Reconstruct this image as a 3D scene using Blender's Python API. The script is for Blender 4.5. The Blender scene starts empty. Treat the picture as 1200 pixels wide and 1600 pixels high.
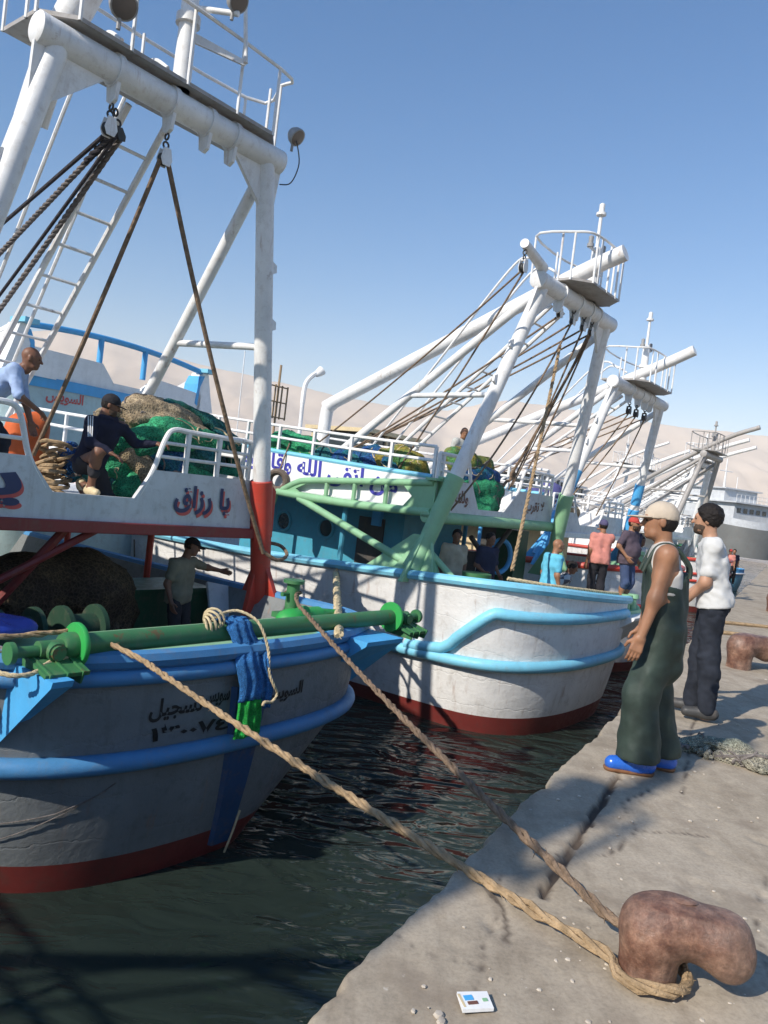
import bpy, bmesh, math, random
import numpy as np
from mathutils import Vector, Matrix
R = math.radians
rnd = random.Random(7)
scene = bpy.context.scene
col = scene.collection
# ------------------------------------------------------------------ camera
cd = bpy.data.cameras.new('camera')
cam = bpy.data.objects.new('camera', cd); col.objects.link(cam)
scene.camera = cam
cd.sensor_fit = 'VERTICAL'; cd.sensor_height = 24.0
cd.lens = 24.0 * 1200 / 1600
cd.clip_start = 0.05; cd.clip_end = 20000
roll, pitch = R(7.0), R(1.67)
F = Vector((0, math.cos(pitch), -math.sin(pitch)))
U0 = Vector((0, math.sin(pitch), math.cos(pitch)))
R0 = Vector((1, 0, 0))
CR = R0 * math.cos(roll) + U0 * math.sin(roll)
CU = -R0 * math.sin(roll) + U0 * math.cos(roll)
m = Matrix((CR, CU, -F)).transposed().to_4x4()
m.translation = (0, 0, 1.6)
cam.matrix_world = m
# ------------------------------------------------------------------ sky and sun
SUN_EL = R(36.0)
sun_h = Vector((-0.70, -0.714, 0)).normalized()          # horizontal direction towards the sun
w = bpy.data.worlds.new('World'); scene.world = w; w.use_nodes = True
nt = w.node_tree
bg = nt.nodes['Background']
sky = nt.nodes.new('ShaderNodeTexSky'); sky.sky_type = 'NISHITA'; sky.sun_disc = False
sky.sun_elevation = SUN_EL
sky.sun_rotation = math.atan2(sun_h.x, sun_h.y)
sky.altitude = 0; sky.air_density = 1.2; sky.dust_density = 0.7; sky.ozone_density = 5.0
hs0 = nt.nodes.new('ShaderNodeHueSaturation'); hs0.inputs['Saturation'].default_value = 1.34
nt.links.new(sky.outputs[0], hs0.inputs['Color']); nt.links.new(hs0.outputs[0], bg.inputs[0]); bg.inputs[1].default_value = 0.088
sd = bpy.data.lights.new('sun', 'SUN'); sd.energy = 3.6; sd.angle = R(0.6); sd.color = (1.0, 0.93, 0.83)
sun = bpy.data.objects.new('sun', sd); col.objects.link(sun)
to_sun = Vector((sun_h.x * math.cos(SUN_EL), sun_h.y * math.cos(SUN_EL), math.sin(SUN_EL)))
sun.rotation_euler = (-to_sun).to_track_quat('-Z', 'Y').to_euler()
sun.location = (0, 0, 30)
vs_ = scene.view_settings
vs_.view_transform = 'Standard'; vs_.look = 'None'; vs_.gamma = 1; vs_.use_curve_mapping = False
vs_.exposure = 0.82
scene.render.engine = 'CYCLES'
scene.cycles.use_denoising = True
scene.cycles.max_bounces = 8
scene.cycles.volume_bounces = 1
scene.cycles.transparent_max_bounces = 8
HAZE = 0.00028
WL = -1.95                                                 # water level, quay top is z = 0

# ------------------------------------------------------------------ helpers
def tag(o, label=None, cat=None, group=None, kind=None):
    if label: o['label'] = label
    if cat: o['category'] = cat
    if group: o['group'] = group
    if kind: o['kind'] = kind
    return o

def empty(name, loc=(0, 0, 0), rz=0.0, label=None, cat=None, group=None):
    o = bpy.data.objects.new(name, None); col.objects.link(o)
    o.empty_display_size = 0.2
    o.location = loc; o.rotation_euler = (0, 0, rz)
    return tag(o, label, cat, group)

def frame_for(d):
    d = Vector(d).normalized()
    a = Vector((0, 0, 1)) if abs(d.z) < 0.9 else Vector((1, 0, 0))
    x = d.cross(a).normalized(); y = d.cross(x).normalized()
    return x, y, d

class MB:
    def __init__(s): s.v = []; s.f = []
    def add(s, vs, fs):
        n = len(s.v); s.v += [tuple(p) for p in vs]; s.f += [tuple(i + n for i in f) for f in fs]; return s
    def box(s, c, size, rot=None, rz=0.0):
        hx, hy, hz = size[0] / 2, size[1] / 2, size[2] / 2
        M = rot if rot is not None else Matrix.Rotation(rz, 3, 'Z')
        vs = [Vector(c) + M @ Vector((x * hx, y * hy, z * hz)) for z in (-1, 1) for x, y in ((-1, -1), (1, -1), (1, 1), (-1, 1))]
        return s.add(vs, [(3, 2, 1, 0), (4, 5, 6, 7), (0, 1, 5, 4), (1, 2, 6, 5), (2, 3, 7, 6), (3, 0, 4, 7)])
    def beam(s, a, b, w, h):
        a, b = Vector(a), Vector(b); x, y, d = frame_for(b - a)
        M = Matrix((x, y, d)).transposed()
        return s.box((a + b) / 2, (w, h, (b - a).length), M)
    def tube(s, pts, r, seg=12, caps=True, closed=False):
        pts = [Vector(p) for p in pts]; n = len(pts)
        rs = r if isinstance(r, (list, tuple)) else [r] * n
        vs = []; fs = []; px = None
        for i, p in enumerate(pts):
            if closed: d = pts[(i + 1) % n] - pts[i - 1]
            else: d = (pts[min(i + 1, n - 1)] - pts[max(i - 1, 0)])
            if d.length < 1e-9: d = Vector((0, 0, 1))
            d.normalize()
            if px is None: px, _, _ = frame_for(d)
            px = (px - d * px.dot(d))
            if px.length < 1e-6: px, _, _ = frame_for(d)
            px.normalize(); py = d.cross(px)
            for k in range(seg):
                t = 2 * math.pi * k / seg
                vs.append(p + (px * math.cos(t) + py * math.sin(t)) * rs[i])
        m_ = n if closed else n - 1
        for i in range(m_):
            j = (i + 1) % n
            for k in range(seg):
                k2 = (k + 1) % seg
                fs.append((i * seg + k, i * seg + k2, j * seg + k2, j * seg + k))
        if caps and not closed:
            fs.append(tuple(range(seg - 1, -1, -1))); fs.append(tuple((n - 1) * seg + k for k in range(seg)))
        return s.add(vs, fs)
    def cyl(s, a, b, r0, r1=None, seg=16): return s.tube([a, b], [r0, r0 if r1 is None else r1], seg)
    def lathe(s, a, b, prof, seg=20):
        a, b = Vector(a), Vector(b)
        return s.tube([a + (b - a) * t for t, r in prof], [r for t, r in prof], seg)
    def prism(s, poly, d):
        d = Vector(d); n = len(poly); poly = [Vector(p) for p in poly]
        vs = poly + [p + d for p in poly]
        fs = [tuple(range(n)), tuple(range(2 * n - 1, n - 1, -1))]
        fs += [((i + 1) % n, i, i + n, (i + 1) % n + n) for i in range(n)]
        return s.add(vs, fs)
    def torus(s, c, axis, R_, r, seg=28, sec=12, squash=1.0):
        x, y, d = frame_for(axis); c = Vector(c)
        pts = [c + (x * math.cos(t) + y * math.sin(t)) * R_ for t in [2 * math.pi * i / seg for i in range(seg)]]
        return s.tube(pts, r, sec, closed=True)
    def ball(s, c, r, seg=16, rings=10, M=None):
        c = Vector(c); r = (r, r, r) if not isinstance(r, (tuple, list)) else r
        vs = []; fs = []
        for i in range(rings + 1):
            a = math.pi * i / rings
            for k in range(seg):
                t = 2 * math.pi * k / seg
                p = Vector((r[0] * math.sin(a) * math.cos(t), r[1] * math.sin(a) * math.sin(t), r[2] * math.cos(a)))
                vs.append(c + (M @ p if M is not None else p))
        for i in range(rings):
            for k in range(seg):
                fs.append((i * seg + k, (i + 1) * seg + k, (i + 1) * seg + (k + 1) % seg, i * seg + (k + 1) % seg))
        return s.add(vs, fs)
    def build(s, name, mat, parent=None, smooth=40, bevel=0.0):
        me = bpy.data.meshes.new(name)
        me.from_pydata([tuple(p) for p in s.v], [], s.f)
        bm = bmesh.new(); bm.from_mesh(me)
        bmesh.ops.remove_doubles(bm, verts=bm.verts, dist=1e-5)
        bmesh.ops.recalc_face_normals(bm, faces=bm.faces)
        bm.to_mesh(me); bm.free()
        if smooth:
            me.shade_smooth()
            if smooth < 180: me.set_sharp_from_angle(angle=R(smooth))
        me.materials.append(mat)
        o = bpy.data.objects.new(name, me); col.objects.link(o)
        if parent: o.parent = parent
        if bevel:
            b = o.modifiers.new('bevel', 'BEVEL'); b.width = bevel; b.segments = 2; b.limit_method = 'ANGLE'
        return o

def catmull(pts, n=8, closed=False):
    pts = [Vector(p) for p in pts]; out = []
    N = len(pts)
    for i in range(N if closed else N - 1):
        if closed: p0, p1, p2, p3 = pts[i - 1], pts[i], pts[(i + 1) % N], pts[(i + 2) % N]
        else: p0, p1, p2, p3 = pts[max(i - 1, 0)], pts[i], pts[i + 1], pts[min(i + 2, N - 1)]
        for k in range(n):
            t = k / n
            out.append(0.5 * ((2 * p1) + (p2 - p0) * t + (2 * p0 - 5 * p1 + 4 * p2 - p3) * t * t + (3 * p1 - p0 - 3 * p2 + p3) * t ** 3))
    if not closed: out.append(pts[-1])
    return out

def sag(a, b, s, n=24):
    a, b = Vector(a), Vector(b)
    return [a.lerp(b, i / n) + Vector((0, 0, -4 * s * (i / n) * (1 - i / n))) for i in range(n + 1)]

def resample(pts, step):
    pts = [Vector(p) for p in pts]; d = [0]
    for a, b in zip(pts, pts[1:]): d.append(d[-1] + (b - a).length)
    n = max(2, int(d[-1] / step)); out = []; j = 0
    for i in range(n + 1):
        t = d[-1] * i / n
        while j < len(d) - 2 and d[j + 1] < t: j += 1
        k = (t - d[j]) / max(d[j + 1] - d[j], 1e-9); out.append(pts[j].lerp(pts[j + 1], k))
    return out

def twisted(mb, pts, r, pitch=None, strands=3, seg=7, fray=0.0):
    """a laid rope: three helical strands round the path"""
    pitch = pitch or r * 9
    pts = resample(pts, max(pitch / 9, 0.012)); n = len(pts)
    px = None; L = 0; paths = [[] for _ in range(strands)]
    for i, p in enumerate(pts):
        d = (pts[min(i + 1, n - 1)] - pts[max(i - 1, 0)]).normalized()
        if px is None: px, _, _ = frame_for(d)
        px = (px - d * px.dot(d)).normalized(); py = d.cross(px)
        if i: L += (p - pts[i - 1]).length
        wob = 1 + fray * (math.sin(L * 23.0) * .5 + math.sin(L * 61.0 + 1) * .3 + rnd.uniform(-.3, .3))
        for s in range(strands):
            t = 2 * math.pi * (L / pitch + s / strands)
            paths[s].append(p + (px * math.cos(t) + py * math.sin(t)) * r * 0.5 * wob)
    for s in range(strands): mb.tube(paths[s], r * 0.56, seg)
    if fray:
        for i in range(0, n, 2):
            for _ in range(2):
                if rnd.random() < 0.75:
                    d = Vector((rnd.uniform(-1, 1), rnd.uniform(-1, 1), rnd.uniform(-1, 1))).normalized()
                    a = pts[i] + d * r * .8; b = a + (d + Vector((rnd.uniform(-1, 1), rnd.uniform(-1, 1), rnd.uniform(-1, .5)))) * r * rnd.uniform(.3, .9)
                    mb.tube([a, (a + b) / 2 + d * r * .15, b], [r * .1, r * .07, r * .03], 4)
    return mb

# ---------------- numpy noise
def vnoise(x, y, z=0.0, seed=0):
    x, y, z = np.broadcast_arrays(np.asarray(x, float), np.asarray(y, float), np.asarray(z, float))
    xi, yi, zi = np.floor(x).astype(np.int64), np.floor(y).astype(np.int64), np.floor(z).astype(np.int64)
    xf, yf, zf = x - xi, y - yi, z - zi
    u, v, w_ = xf * xf * (3 - 2 * xf), yf * yf * (3 - 2 * yf), zf * zf * (3 - 2 * zf)
    def h(a, b, c):
        n = (a * 374761393 + b * 668265263 + c * 2147483647 + seed * 974711) & 0xffffffff
        n = ((n ^ (n >> 13)) * 1274126177) & 0xffffffff
        return ((n ^ (n >> 16)) & 0xffff) / 65535.0
    def l(a, b, t): return a + (b - a) * t
    return l(l(l(h(xi, yi, zi), h(xi + 1, yi, zi), u), l(h(xi, yi + 1, zi), h(xi + 1, yi + 1, zi), u), v),
             l(l(h(xi, yi, zi + 1), h(xi + 1, yi, zi + 1), u), l(h(xi, yi + 1, zi + 1), h(xi + 1, yi + 1, zi + 1), u), v), w_) * 2 - 1

def fbm(x, y, z=0.0, o=4, seed=0):
    s = 0; a = 1; t = 0
    for i in range(o):
        s = s + a * vnoise(x * 2 ** i, y * 2 ** i, np.asarray(z) * 2 ** i, seed + i); t += a; a *= .5
    return s / t

# ---------------- signed distance shapes -> surface nets
def S_cap(a, b, ra, rb=None):
    a = np.array(a, float); b = np.array(b, float); rb = ra if rb is None else rb
    def f(P):
        ba = b - a; L = ba @ ba + 1e-12
        t = np.clip(((P - a) @ ba) / L, 0, 1)
        return np.linalg.norm(P - a - t[..., None] * ba, axis=-1) - (ra + (rb - ra) * t)
    m_ = max(ra, rb); f.bb = (np.minimum(a, b) - m_, np.maximum(a, b) + m_); return f

def S_ell(c, r, M=None):
    c = np.array(c, float); r = np.array(r, float); M_ = np.eye(3) if M is None else np.array(M, float)
    def f(P):
        q = (P - c) @ M_
        k0 = np.linalg.norm(q / r, axis=-1); k1 = np.linalg.norm(q / (r * r), axis=-1)
        return k0 * (k0 - 1) / np.maximum(k1, 1e-9)
    m_ = r.max(); f.bb = (c - m_, c + m_); return f

def smin(a, b, k):
    h = np.clip(.5 + .5 * (b - a) / k, 0, 1)
    return b + (a - b) * h - k * h * (1 - h)

def nets(prims, res, k=0.03, clips=(), noise=None, pad=0.03, ks=None):
    """polygonise the smooth union of prims; clips are functions whose positive side is cut away"""
    lo = np.min([p.bb[0] for p in prims], 0) - pad - res; hi = np.max([p.bb[1] for p in prims], 0) + pad + res
    n = np.ceil((hi - lo) / res).astype(int) + 1
    ax = [lo[i] + np.arange(n[i]) * res for i in range(3)]
    D = np.full(tuple(n), 1e3)
    for q, p in enumerate(prims):
        kk = (ks[q] if ks else k)
        mg = kk * 1.2 + res * 2 + 0.05
        i0 = [int(max(0, np.floor((p.bb[0][i] - mg - lo[i]) / res))) for i in range(3)]
        i1 = [int(min(n[i], np.ceil((p.bb[1][i] + mg - lo[i]) / res) + 1)) for i in range(3)]
        sl = tuple(slice(i0[i], i1[i]) for i in range(3))
        P = np.stack(np.meshgrid(ax[0][sl[0]], ax[1][sl[1]], ax[2][sl[2]], indexing='ij'), -1)
        D[sl] = smin(D[sl], p(P), kk)
    if noise is not None or clips:
        P = np.stack(np.meshgrid(*ax, indexing='ij'), -1)
        if noise is not None: D = D + noise(P)
        for c in clips: D = np.maximum(D, c(P))
    s = D < 0
    a = s[:-1, :-1, :-1]; cnt = np.zeros(a.shape, int); acc = np.zeros(a.shape + (3,))
    corners = [(i, j, l) for i in (0, 1) for j in (0, 1) for l in (0, 1)]
    def sub(A, c): return A[c[0]:A.shape[0] - 1 + c[0], c[1]:A.shape[1] - 1 + c[1], c[2]:A.shape[2] - 1 + c[2]]
    for c0 in corners:
        for d in range(3):
            if c0[d] == 1: continue
            c1 = list(c0); c1[d] = 1; c1 = tuple(c1)
            d0, d1 = sub(D, c0), sub(D, c1)
            x = (d0 < 0) != (d1 < 0)
            t = np.where(x, d0 / np.where(x, d0 - d1, 1), 0)
            cnt += x
            for e in range(3):
                acc[..., e] += np.where(x, c0[e] + (t if e == d else 0), 0)
    m_ = cnt > 0
    idx = -np.ones(a.shape, int); idx[m_] = np.arange(m_.sum())
    base = np.stack(np.nonzero(m_), -1)
    V = lo + (base + acc[m_] / cnt[m_][:, None]) * res
    faces = []
    for d in range(3):
        e1, e2 = [(1, 2), (2, 0), (0, 1)][d]
        S0 = [slice(None)] * 3; S1 = [slice(None)] * 3
        S0[d] = slice(0, -1); S1[d] = slice(1, None)
        x = s[tuple(S0)] != s[tuple(S1)]; fl = s[tuple(S0)]
        pos = np.stack(np.nonzero(x), -1)
        ok = (pos[:, e1] > 0) & (pos[:, e2] > 0) & (pos[:, e1] < a.shape[e1]) & (pos[:, e2] < a.shape[e2]); pos = pos[ok]
        flip = fl[tuple(pos.T)]
        def g(o1, o2):
            q = pos.copy(); q[:, e1] -= o1; q[:, e2] -= o2; return idx[tuple(q.T)]
        A_, B_, C_, D_ = g(1, 1), g(0, 1), g(0, 0), g(1, 0)
        qd = np.where(flip[:, None], np.stack([A_, B_, C_, D_], -1), np.stack([D_, C_, B_, A_], -1))
        faces.append(qd[(qd >= 0).all(1)])
    return V, np.concatenate(faces)

def net_obj(name, VF, mat, parent=None, smooth_it=1):
    me = bpy.data.meshes.new(name)
    vs = []; fs = []; off = 0
    for V, Fc in (VF if isinstance(VF, list) else [VF]):
        vs.append(V); fs.append(Fc + off); off += len(V)
    V = np.concatenate(vs); Fc = np.concatenate(fs)
    me.from_pydata(V.tolist(), [], Fc.tolist())
    me.shade_smooth(); me.materials.append(mat)
    o = bpy.data.objects.new(name, me); col.objects.link(o)
    if parent: o.parent = parent
    return o

# ---------------- materials
def nodes(mat): mat.use_nodes = True; return mat.node_tree.nodes, mat.node_tree.links
def ramp(N, L, src, stops):
    r = N.new('ShaderNodeValToRGB'); L.new(src, r.inputs[0])
    e = r.color_ramp.elements
    while len(e) < len(stops): e.new(.5)
    for i, (p, c) in enumerate(stops):
        e[i].position = p; e[i].color = (*c, 1) if len(c) == 3 else c
    return r
def tex(N, L, kind, vec, **kw):
    t = N.new(kind)
    for k, v in kw.items():
        if k in t.inputs.keys(): t.inputs[k].default_value = v
        else: setattr(t, k, v)
    if vec is not None: L.new(vec, t.inputs['Vector'])
    return t
def mixc(N, L, fac, a, b, mode='MIX'):
    x = N.new('ShaderNodeMix'); x.data_type = 'RGBA'; x.blend_type = mode
    for s, v in ((0, fac), (6, a), (7, b)):
        if isinstance(v, (int, float)): x.inputs[s].default_value = v
        elif isinstance(v, tuple): x.inputs[s].default_value = (*v, 1)
        else: L.new(v, x.inputs[s])
    return x.outputs[2]
def coords(N, L, scale=(1, 1, 1)):
    tc = N.new('ShaderNodeTexCoord'); mp = N.new('ShaderNodeMapping')
    L.new(tc.outputs['Object'], mp.inputs['Vector']); mp.inputs['Scale'].default_value = scale
    return mp.outputs[0]

def paint(name, c, rough=.42, dirt=.35, dirtc=(.16, .12, .09), rust=0.0, scale=1.0, bump=.12, var=.1, streak=True, spec=.4, runs=0.0, seam=0.0):
    """old brushed marine paint: brush unevenness, grime, vertical streaks, rust spots"""
    mt = bpy.data.materials.new(name); N, L = nodes(mt); P = N['Principled BSDF']
    v = coords(N, L)
    n1 = tex(N, L, 'ShaderNodeTexNoise', v, Scale=1.7 * scale, Detail=8.0, Roughness=.65)
    n2 = tex(N, L, 'ShaderNodeTexNoise', v, Scale=9.0 * scale, Detail=6.0, Roughness=.7)
    vv = coords(N, L, (9 * scale, 9 * scale, .55 * scale))
    n3 = tex(N, L, 'ShaderNodeTexNoise', vv, Scale=1.0, Detail=6.0, Roughness=.65)
    lo = tuple(x * (1 - var * 1.6) for x in c); hi = tuple(min(1, x * (1 + var)) for x in c)
    b = ramp(N, L, n1.outputs[0], [(.3, lo), (.7, hi)]).outputs[0]
    d = ramp(N, L, n2.outputs[0], [(.52, (0, 0, 0)), (.72, (1, 1, 1))])
    mu = N.new('ShaderNodeMath'); mu.operation = 'MULTIPLY'; L.new(d.outputs[0], mu.inputs[0]); mu.inputs[1].default_value = dirt
    b = mixc(N, L, mu.outputs[0], b, dirtc)
    if streak:
        s = ramp(N, L, n3.outputs[0], [(.55, (0, 0, 0)), (.75, (1, 1, 1))])
        m2 = N.new('ShaderNodeMath'); m2.operation = 'MULTIPLY'; L.new(s.outputs[0], m2.inputs[0]); m2.inputs[1].default_value = dirt * .8
        b = mixc(N, L, m2.outputs[0], b, dirtc)
    if rust:
        n4 = tex(N, L, 'ShaderNodeTexNoise', v, Scale=5.5 * scale, Detail=10.0, Roughness=.75)
        r = ramp(N, L, n4.outputs[0], [(.66 - .1 * rust, (0, 0, 0)), (.7 - .08 * rust, (1, 1, 1))])
        m3 = N.new('ShaderNodeMath'); m3.operation = 'MULTIPLY'; L.new(r.outputs[0], m3.inputs[0]); m3.inputs[1].default_value = min(1, rust)
        b = mixc(N, L, m3.outputs[0], b, (.17, .065, .03))
    if runs:
        n6 = tex(N, L, 'ShaderNodeTexNoise', coords(N, L, (13 * scale, 13 * scale, .8 * scale)), Scale=1.0, Detail=5.0, Roughness=.6)
        n7 = tex(N, L, 'ShaderNodeTexNoise', coords(N, L, (2.1, 2.1, 1.3)), Scale=1.0, Detail=3.0)
        r6 = ramp(N, L, n6.outputs[0], [(.57, (0, 0, 0)), (.68, (1, 1, 1))]); r7 = ramp(N, L, n7.outputs[0], [(.47, (0, 0, 0)), (.62, (1, 1, 1))])
        m6 = N.new('ShaderNodeMath'); m6.operation = 'MULTIPLY'; L.new(r6.outputs[0], m6.inputs[0]); L.new(r7.outputs[0], m6.inputs[1])
        m7 = N.new('ShaderNodeMath'); m7.operation = 'MULTIPLY'; L.new(m6.outputs[0], m7.inputs[0]); m7.inputs[1].default_value = runs
        b = mixc(N, L, m7.outputs[0], b, (.27, .12, .05))
    L.new(b, P.inputs['Base Color'])
    rr = ramp(N, L, n2.outputs[0], [(.3, (rough - .08,) * 3), (.75, (min(1, rough + .25),) * 3)])
    L.new(rr.outputs[0], P.inputs['Roughness']); P.inputs['Specular IOR Level'].default_value = spec
    if bump:
        bm_ = N.new('ShaderNodeBump'); bm_.inputs['Strength'].default_value = bump; bm_.inputs['Distance'].default_value = .02
        ad = N.new('ShaderNodeMath'); ad.operation = 'ADD'; L.new(n1.outputs[0], ad.inputs[0]); L.new(n2.outputs[0], ad.inputs[1])
        hgt = ad.outputs[0]
        if seam:
            sx = N.new('ShaderNodeSeparateXYZ'); L.new(coords(N, L), sx.inputs[0])
            mz = N.new('ShaderNodeMath'); mz.operation = 'MULTIPLY_ADD'; L.new(sx.outputs[2], mz.inputs[0]); mz.inputs[1].default_value = 2.3
            L.new(n1.outputs[0], mz.inputs[2])
            fr = N.new('ShaderNodeMath'); fr.operation = 'FRACT'; L.new(mz.outputs[0], fr.inputs[0])
            sr = ramp(N, L, fr.outputs[0], [(0, (0, 0, 0)), (.03, (1, 1, 1)), (.97, (1, 1, 1)), (1, (0, 0, 0))])
            ms = N.new('ShaderNodeMath'); ms.operation = 'MULTIPLY_ADD'; L.new(sr.outputs[0], ms.inputs[0]); ms.inputs[1].default_value = seam; L.new(hgt, ms.inputs[2]); hgt = ms.outputs[0]
        L.new(hgt, bm_.inputs['Height']); L.new(bm_.outputs[0], P.inputs['Normal'])
    return mt

def cloth(name, c, rough=.9, scale=1.0, bump=.25, weave=220, var=.18, c2=None):
    mt = bpy.data.materials.new(name); N, L = nodes(mt); P = N['Principled BSDF']
    v = coords(N, L)
    n1 = tex(N, L, 'ShaderNodeTexNoise', v, Scale=6 * scale, Detail=6.0, Roughness=.6)
    b = ramp(N, L, n1.outputs[0], [(.3, tuple(x * (1 - var) for x in c)), (.7, tuple(min(1, x * (1 + var)) for x in (c2 or c)))])
    L.new(b.outputs[0], P.inputs['Base Color']); P.inputs['Roughness'].default_value = rough; P.inputs['Specular IOR Level'].default_value = .2
    n2 = tex(N, L, 'ShaderNodeTexNoise', v, Scale=weave, Detail=2.0)
    ad = N.new('ShaderNodeMath'); ad.operation = 'MULTIPLY_ADD'; L.new(n2.outputs[0], ad.inputs[0]); ad.inputs[1].default_value = .15; L.new(n1.outputs[0], ad.inputs[2])
    bm_ = N.new('ShaderNodeBump'); bm_.inputs['Strength'].default_value = bump; bm_.inputs['Distance'].default_value = .03
    L.new(ad.outputs[0], bm_.inputs['Height']); L.new(bm_.outputs[0], P.inputs['Normal'])
    return mt

def netting(name, c, c2, scale=34, bump=.9, patch=2.2):
    """knotted mesh: diamond relief over bundled folds, two yarn colours in patches"""
    mt = bpy.data.materials.new(name); N, L = nodes(mt); P = N['Principled BSDF']
    v = coords(N, L)
    n1 = tex(N, L, 'ShaderNodeTexNoise', v, Scale=patch, Detail=5.0, Roughness=.6)
    n0 = tex(N, L, 'ShaderNodeTexNoise', v, Scale=18.0, Detail=5.0, Roughness=.7)
    vo = tex(N, L, 'ShaderNodeTexVoronoi', v, Scale=scale); vo.feature = 'DISTANCE_TO_EDGE'
    b = ramp(N, L, n1.outputs[0], [(.42, c), (.58, c2)]).outputs[0]
    k = ramp(N, L, n0.outputs[0], [(.3, (.45,) * 3), (.7, (1.25,) * 3)]).outputs[0]
    b = mixc(N, L, 1.0, b, k, 'MULTIPLY')
    k2 = ramp(N, L, vo.outputs[0], [(.0, (1.25,) * 3), (.16, (.5,) * 3)]).outputs[0]
    b = mixc(N, L, .8, b, k2, 'MULTIPLY')
    L.new(b, P.inputs['Base Color']); P.inputs['Roughness'].default_value = .85; P.inputs['Specular IOR Level'].default_value = .2
    bm_ = N.new('ShaderNodeBump'); bm_.inputs['Strength'].default_value = bump; bm_.inputs['Distance'].default_value = .03; bm_.invert = True
    L.new(vo.outputs[0], bm_.inputs['Height']); L.new(bm_.outputs[0], P.inputs['Normal'])
    return mt

def skin(name, c):
    mt = bpy.data.materials.new(name); N, L = nodes(mt); P = N['Principled BSDF']
    n1 = tex(N, L, 'ShaderNodeTexNoise', coords(N, L), Scale=14.0, Detail=5.0)
    b = ramp(N, L, n1.outputs[0], [(.3, tuple(x * .85 for x in c)), (.7, tuple(x * 1.12 for x in c))])
    L.new(b.outputs[0], P.inputs['Base Color']); P.inputs['Roughness'].default_value = .5
    P.inputs['Subsurface Weight'].default_value = .08; P.inputs['Subsurface Scale'].default_value = .02
    P.inputs['Specular IOR Level'].default_value = .35
    return mt
# ------------------------------------------------------------------ shared materials
M = {}
M['white'] = paint('white_paint', (.76, .76, .75), dirt=.3, rust=.32, scale=1.2, dirtc=(.3, .24, .18), runs=.45)
M['white_clean'] = paint('white_gloss_paint', (.8, .8, .79), dirt=.1, rough=.35)
M['panel_grey'] = paint('pale_grey_paint', (.56, .58, .6), dirt=.3, rust=.1)
M['hull_white'] = paint('hull_white_paint', (.74, .73, .71), dirt=.42, dirtc=(.33, .29, .24), rust=.16, scale=.8, bump=.5, runs=.4, seam=.35)
M['hull_grey'] = paint('hull_grey_paint', (.185, .2, .205), dirt=.5, dirtc=(.1, .1, .095), rust=.1, scale=.9, bump=.45, runs=.35, seam=.35)
M['hull_teal'] = paint('hull_teal_paint', (.42, .56, .58), dirt=.25)
M['boot_red'] = paint('boot_topping_red', (.17, .028, .024), dirt=.4, dirtc=(.06, .05, .04), scale=1.3)
M['red'] = paint('red_paint', (.5, .055, .035), dirt=.3, rust=.1)
M['dark_red'] = paint('dark_red_paint', (.22, .03, .03), dirt=.4)
M['blue'] = paint('blue_rail_paint', (.07, .235, .46), dirt=.35, dirtc=(.2, .2, .2), rust=.12, bump=.3)
M['winch_shade_green'] = paint('winch_shaded_green_paint', (.012, .045, .024), dirt=.4, rough=.7)  # winch green darkened, the deck shade is put into the colour
M['trunk_shade_blue'] = paint('shaded_blue_paint', (.02, .07, .17), dirt=.5)  # blue of the rudder trunk with its shade painted in
M['sky_blue'] = paint('sky_blue_paint', (.08, .38, .72), dirt=.12)
M['light_blue'] = paint('light_blue_paint', (.2, .55, .72), dirt=.3, dirtc=(.3, .3, .3), rust=.08, bump=.3)
M['teal_blue'] = paint('deckhouse_teal_paint', (.06, .3, .42), dirt=.25)
M['green'] = paint('green_paint', (.045, .17, .065), dirt=.5, rust=.7, dirtc=(.15, .16, .1))
M['bright_green'] = paint('bright_green_paint', (.03, .33, .07), dirt=.15)
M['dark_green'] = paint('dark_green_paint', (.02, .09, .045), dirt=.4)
M['pale_green'] = paint('pale_green_paint', (.25, .47, .27), dirt=.25, dirtc=(.25, .25, .18))
M['cream'] = paint('cream_paint', (.62, .5, .3), dirt=.3)
M['wood'] = paint('weathered_wood', (.34, .24, .14), dirt=.5, rough=.75)
M['deck'] = paint('deck_boards', (.2, .17, .13), dirt=.6, rough=.85, bump=.4)
M['dark_steel'] = paint('dark_steel', (.05, .05, .05), dirt=.4, rough=.5)
M['grey_steel'] = paint('grey_steel', (.3, .3, .3), dirt=.4, rough=.5, rust=.1)
M['galv'] = paint('pale_platform_steel', (.36, .34, .32), dirt=.5, rust=.2)
M['rubber'] = paint('tyre_rubber', (.03, .03, .03), dirt=.4, dirtc=(.1, .09, .08), rough=.8)
M['rubber_brown'] = paint('dusty_tyre_rubber', (.13, .1, .08), dirt=.6, dirtc=(.25, .2, .15), rough=.9)
M['rope'] = cloth('tan_rope', (.34, .24, .14), scale=3, bump=.8, weave=140, var=.35)
M['rope_dark'] = cloth('old_brown_rope', (.2, .14, .095), scale=3, bump=.8, weave=140, var=.4)
M['rope_grey'] = cloth('grey_rope', (.17, .15, .14), scale=3, bump=.8, weave=140, var=.4)
M['rope_black'] = cloth('dark_wire_rope', (.05, .045, .05), scale=3, bump=.8, var=.4)
M['rope_cream'] = cloth('cream_rope', (.55, .45, .28), scale=3, bump=.6, var=.25)
M['navy_letter'] = paint('navy_lettering', (.03, .045, .12), dirt=.1, streak=False, bump=0)
M['red_letter'] = paint('red_lettering', (.6, .1, .09), dirt=.1, streak=False, bump=0)
M['blue_letter'] = paint('blue_lettering', (.05, .05, .35), dirt=.1, streak=False, bump=0)
M['brown_letter'] = paint('brown_lettering', (.16, .07, .05), dirt=.1, streak=False, bump=0)
M['black_letter'] = paint('black_lettering', (.015, .015, .015), dirt=.1, streak=False, bump=0)
M['glass'] = paint('lamp_glass', (.13, .11, .1), rough=.12, dirt=.1, spec=.8, bump=0)
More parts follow.
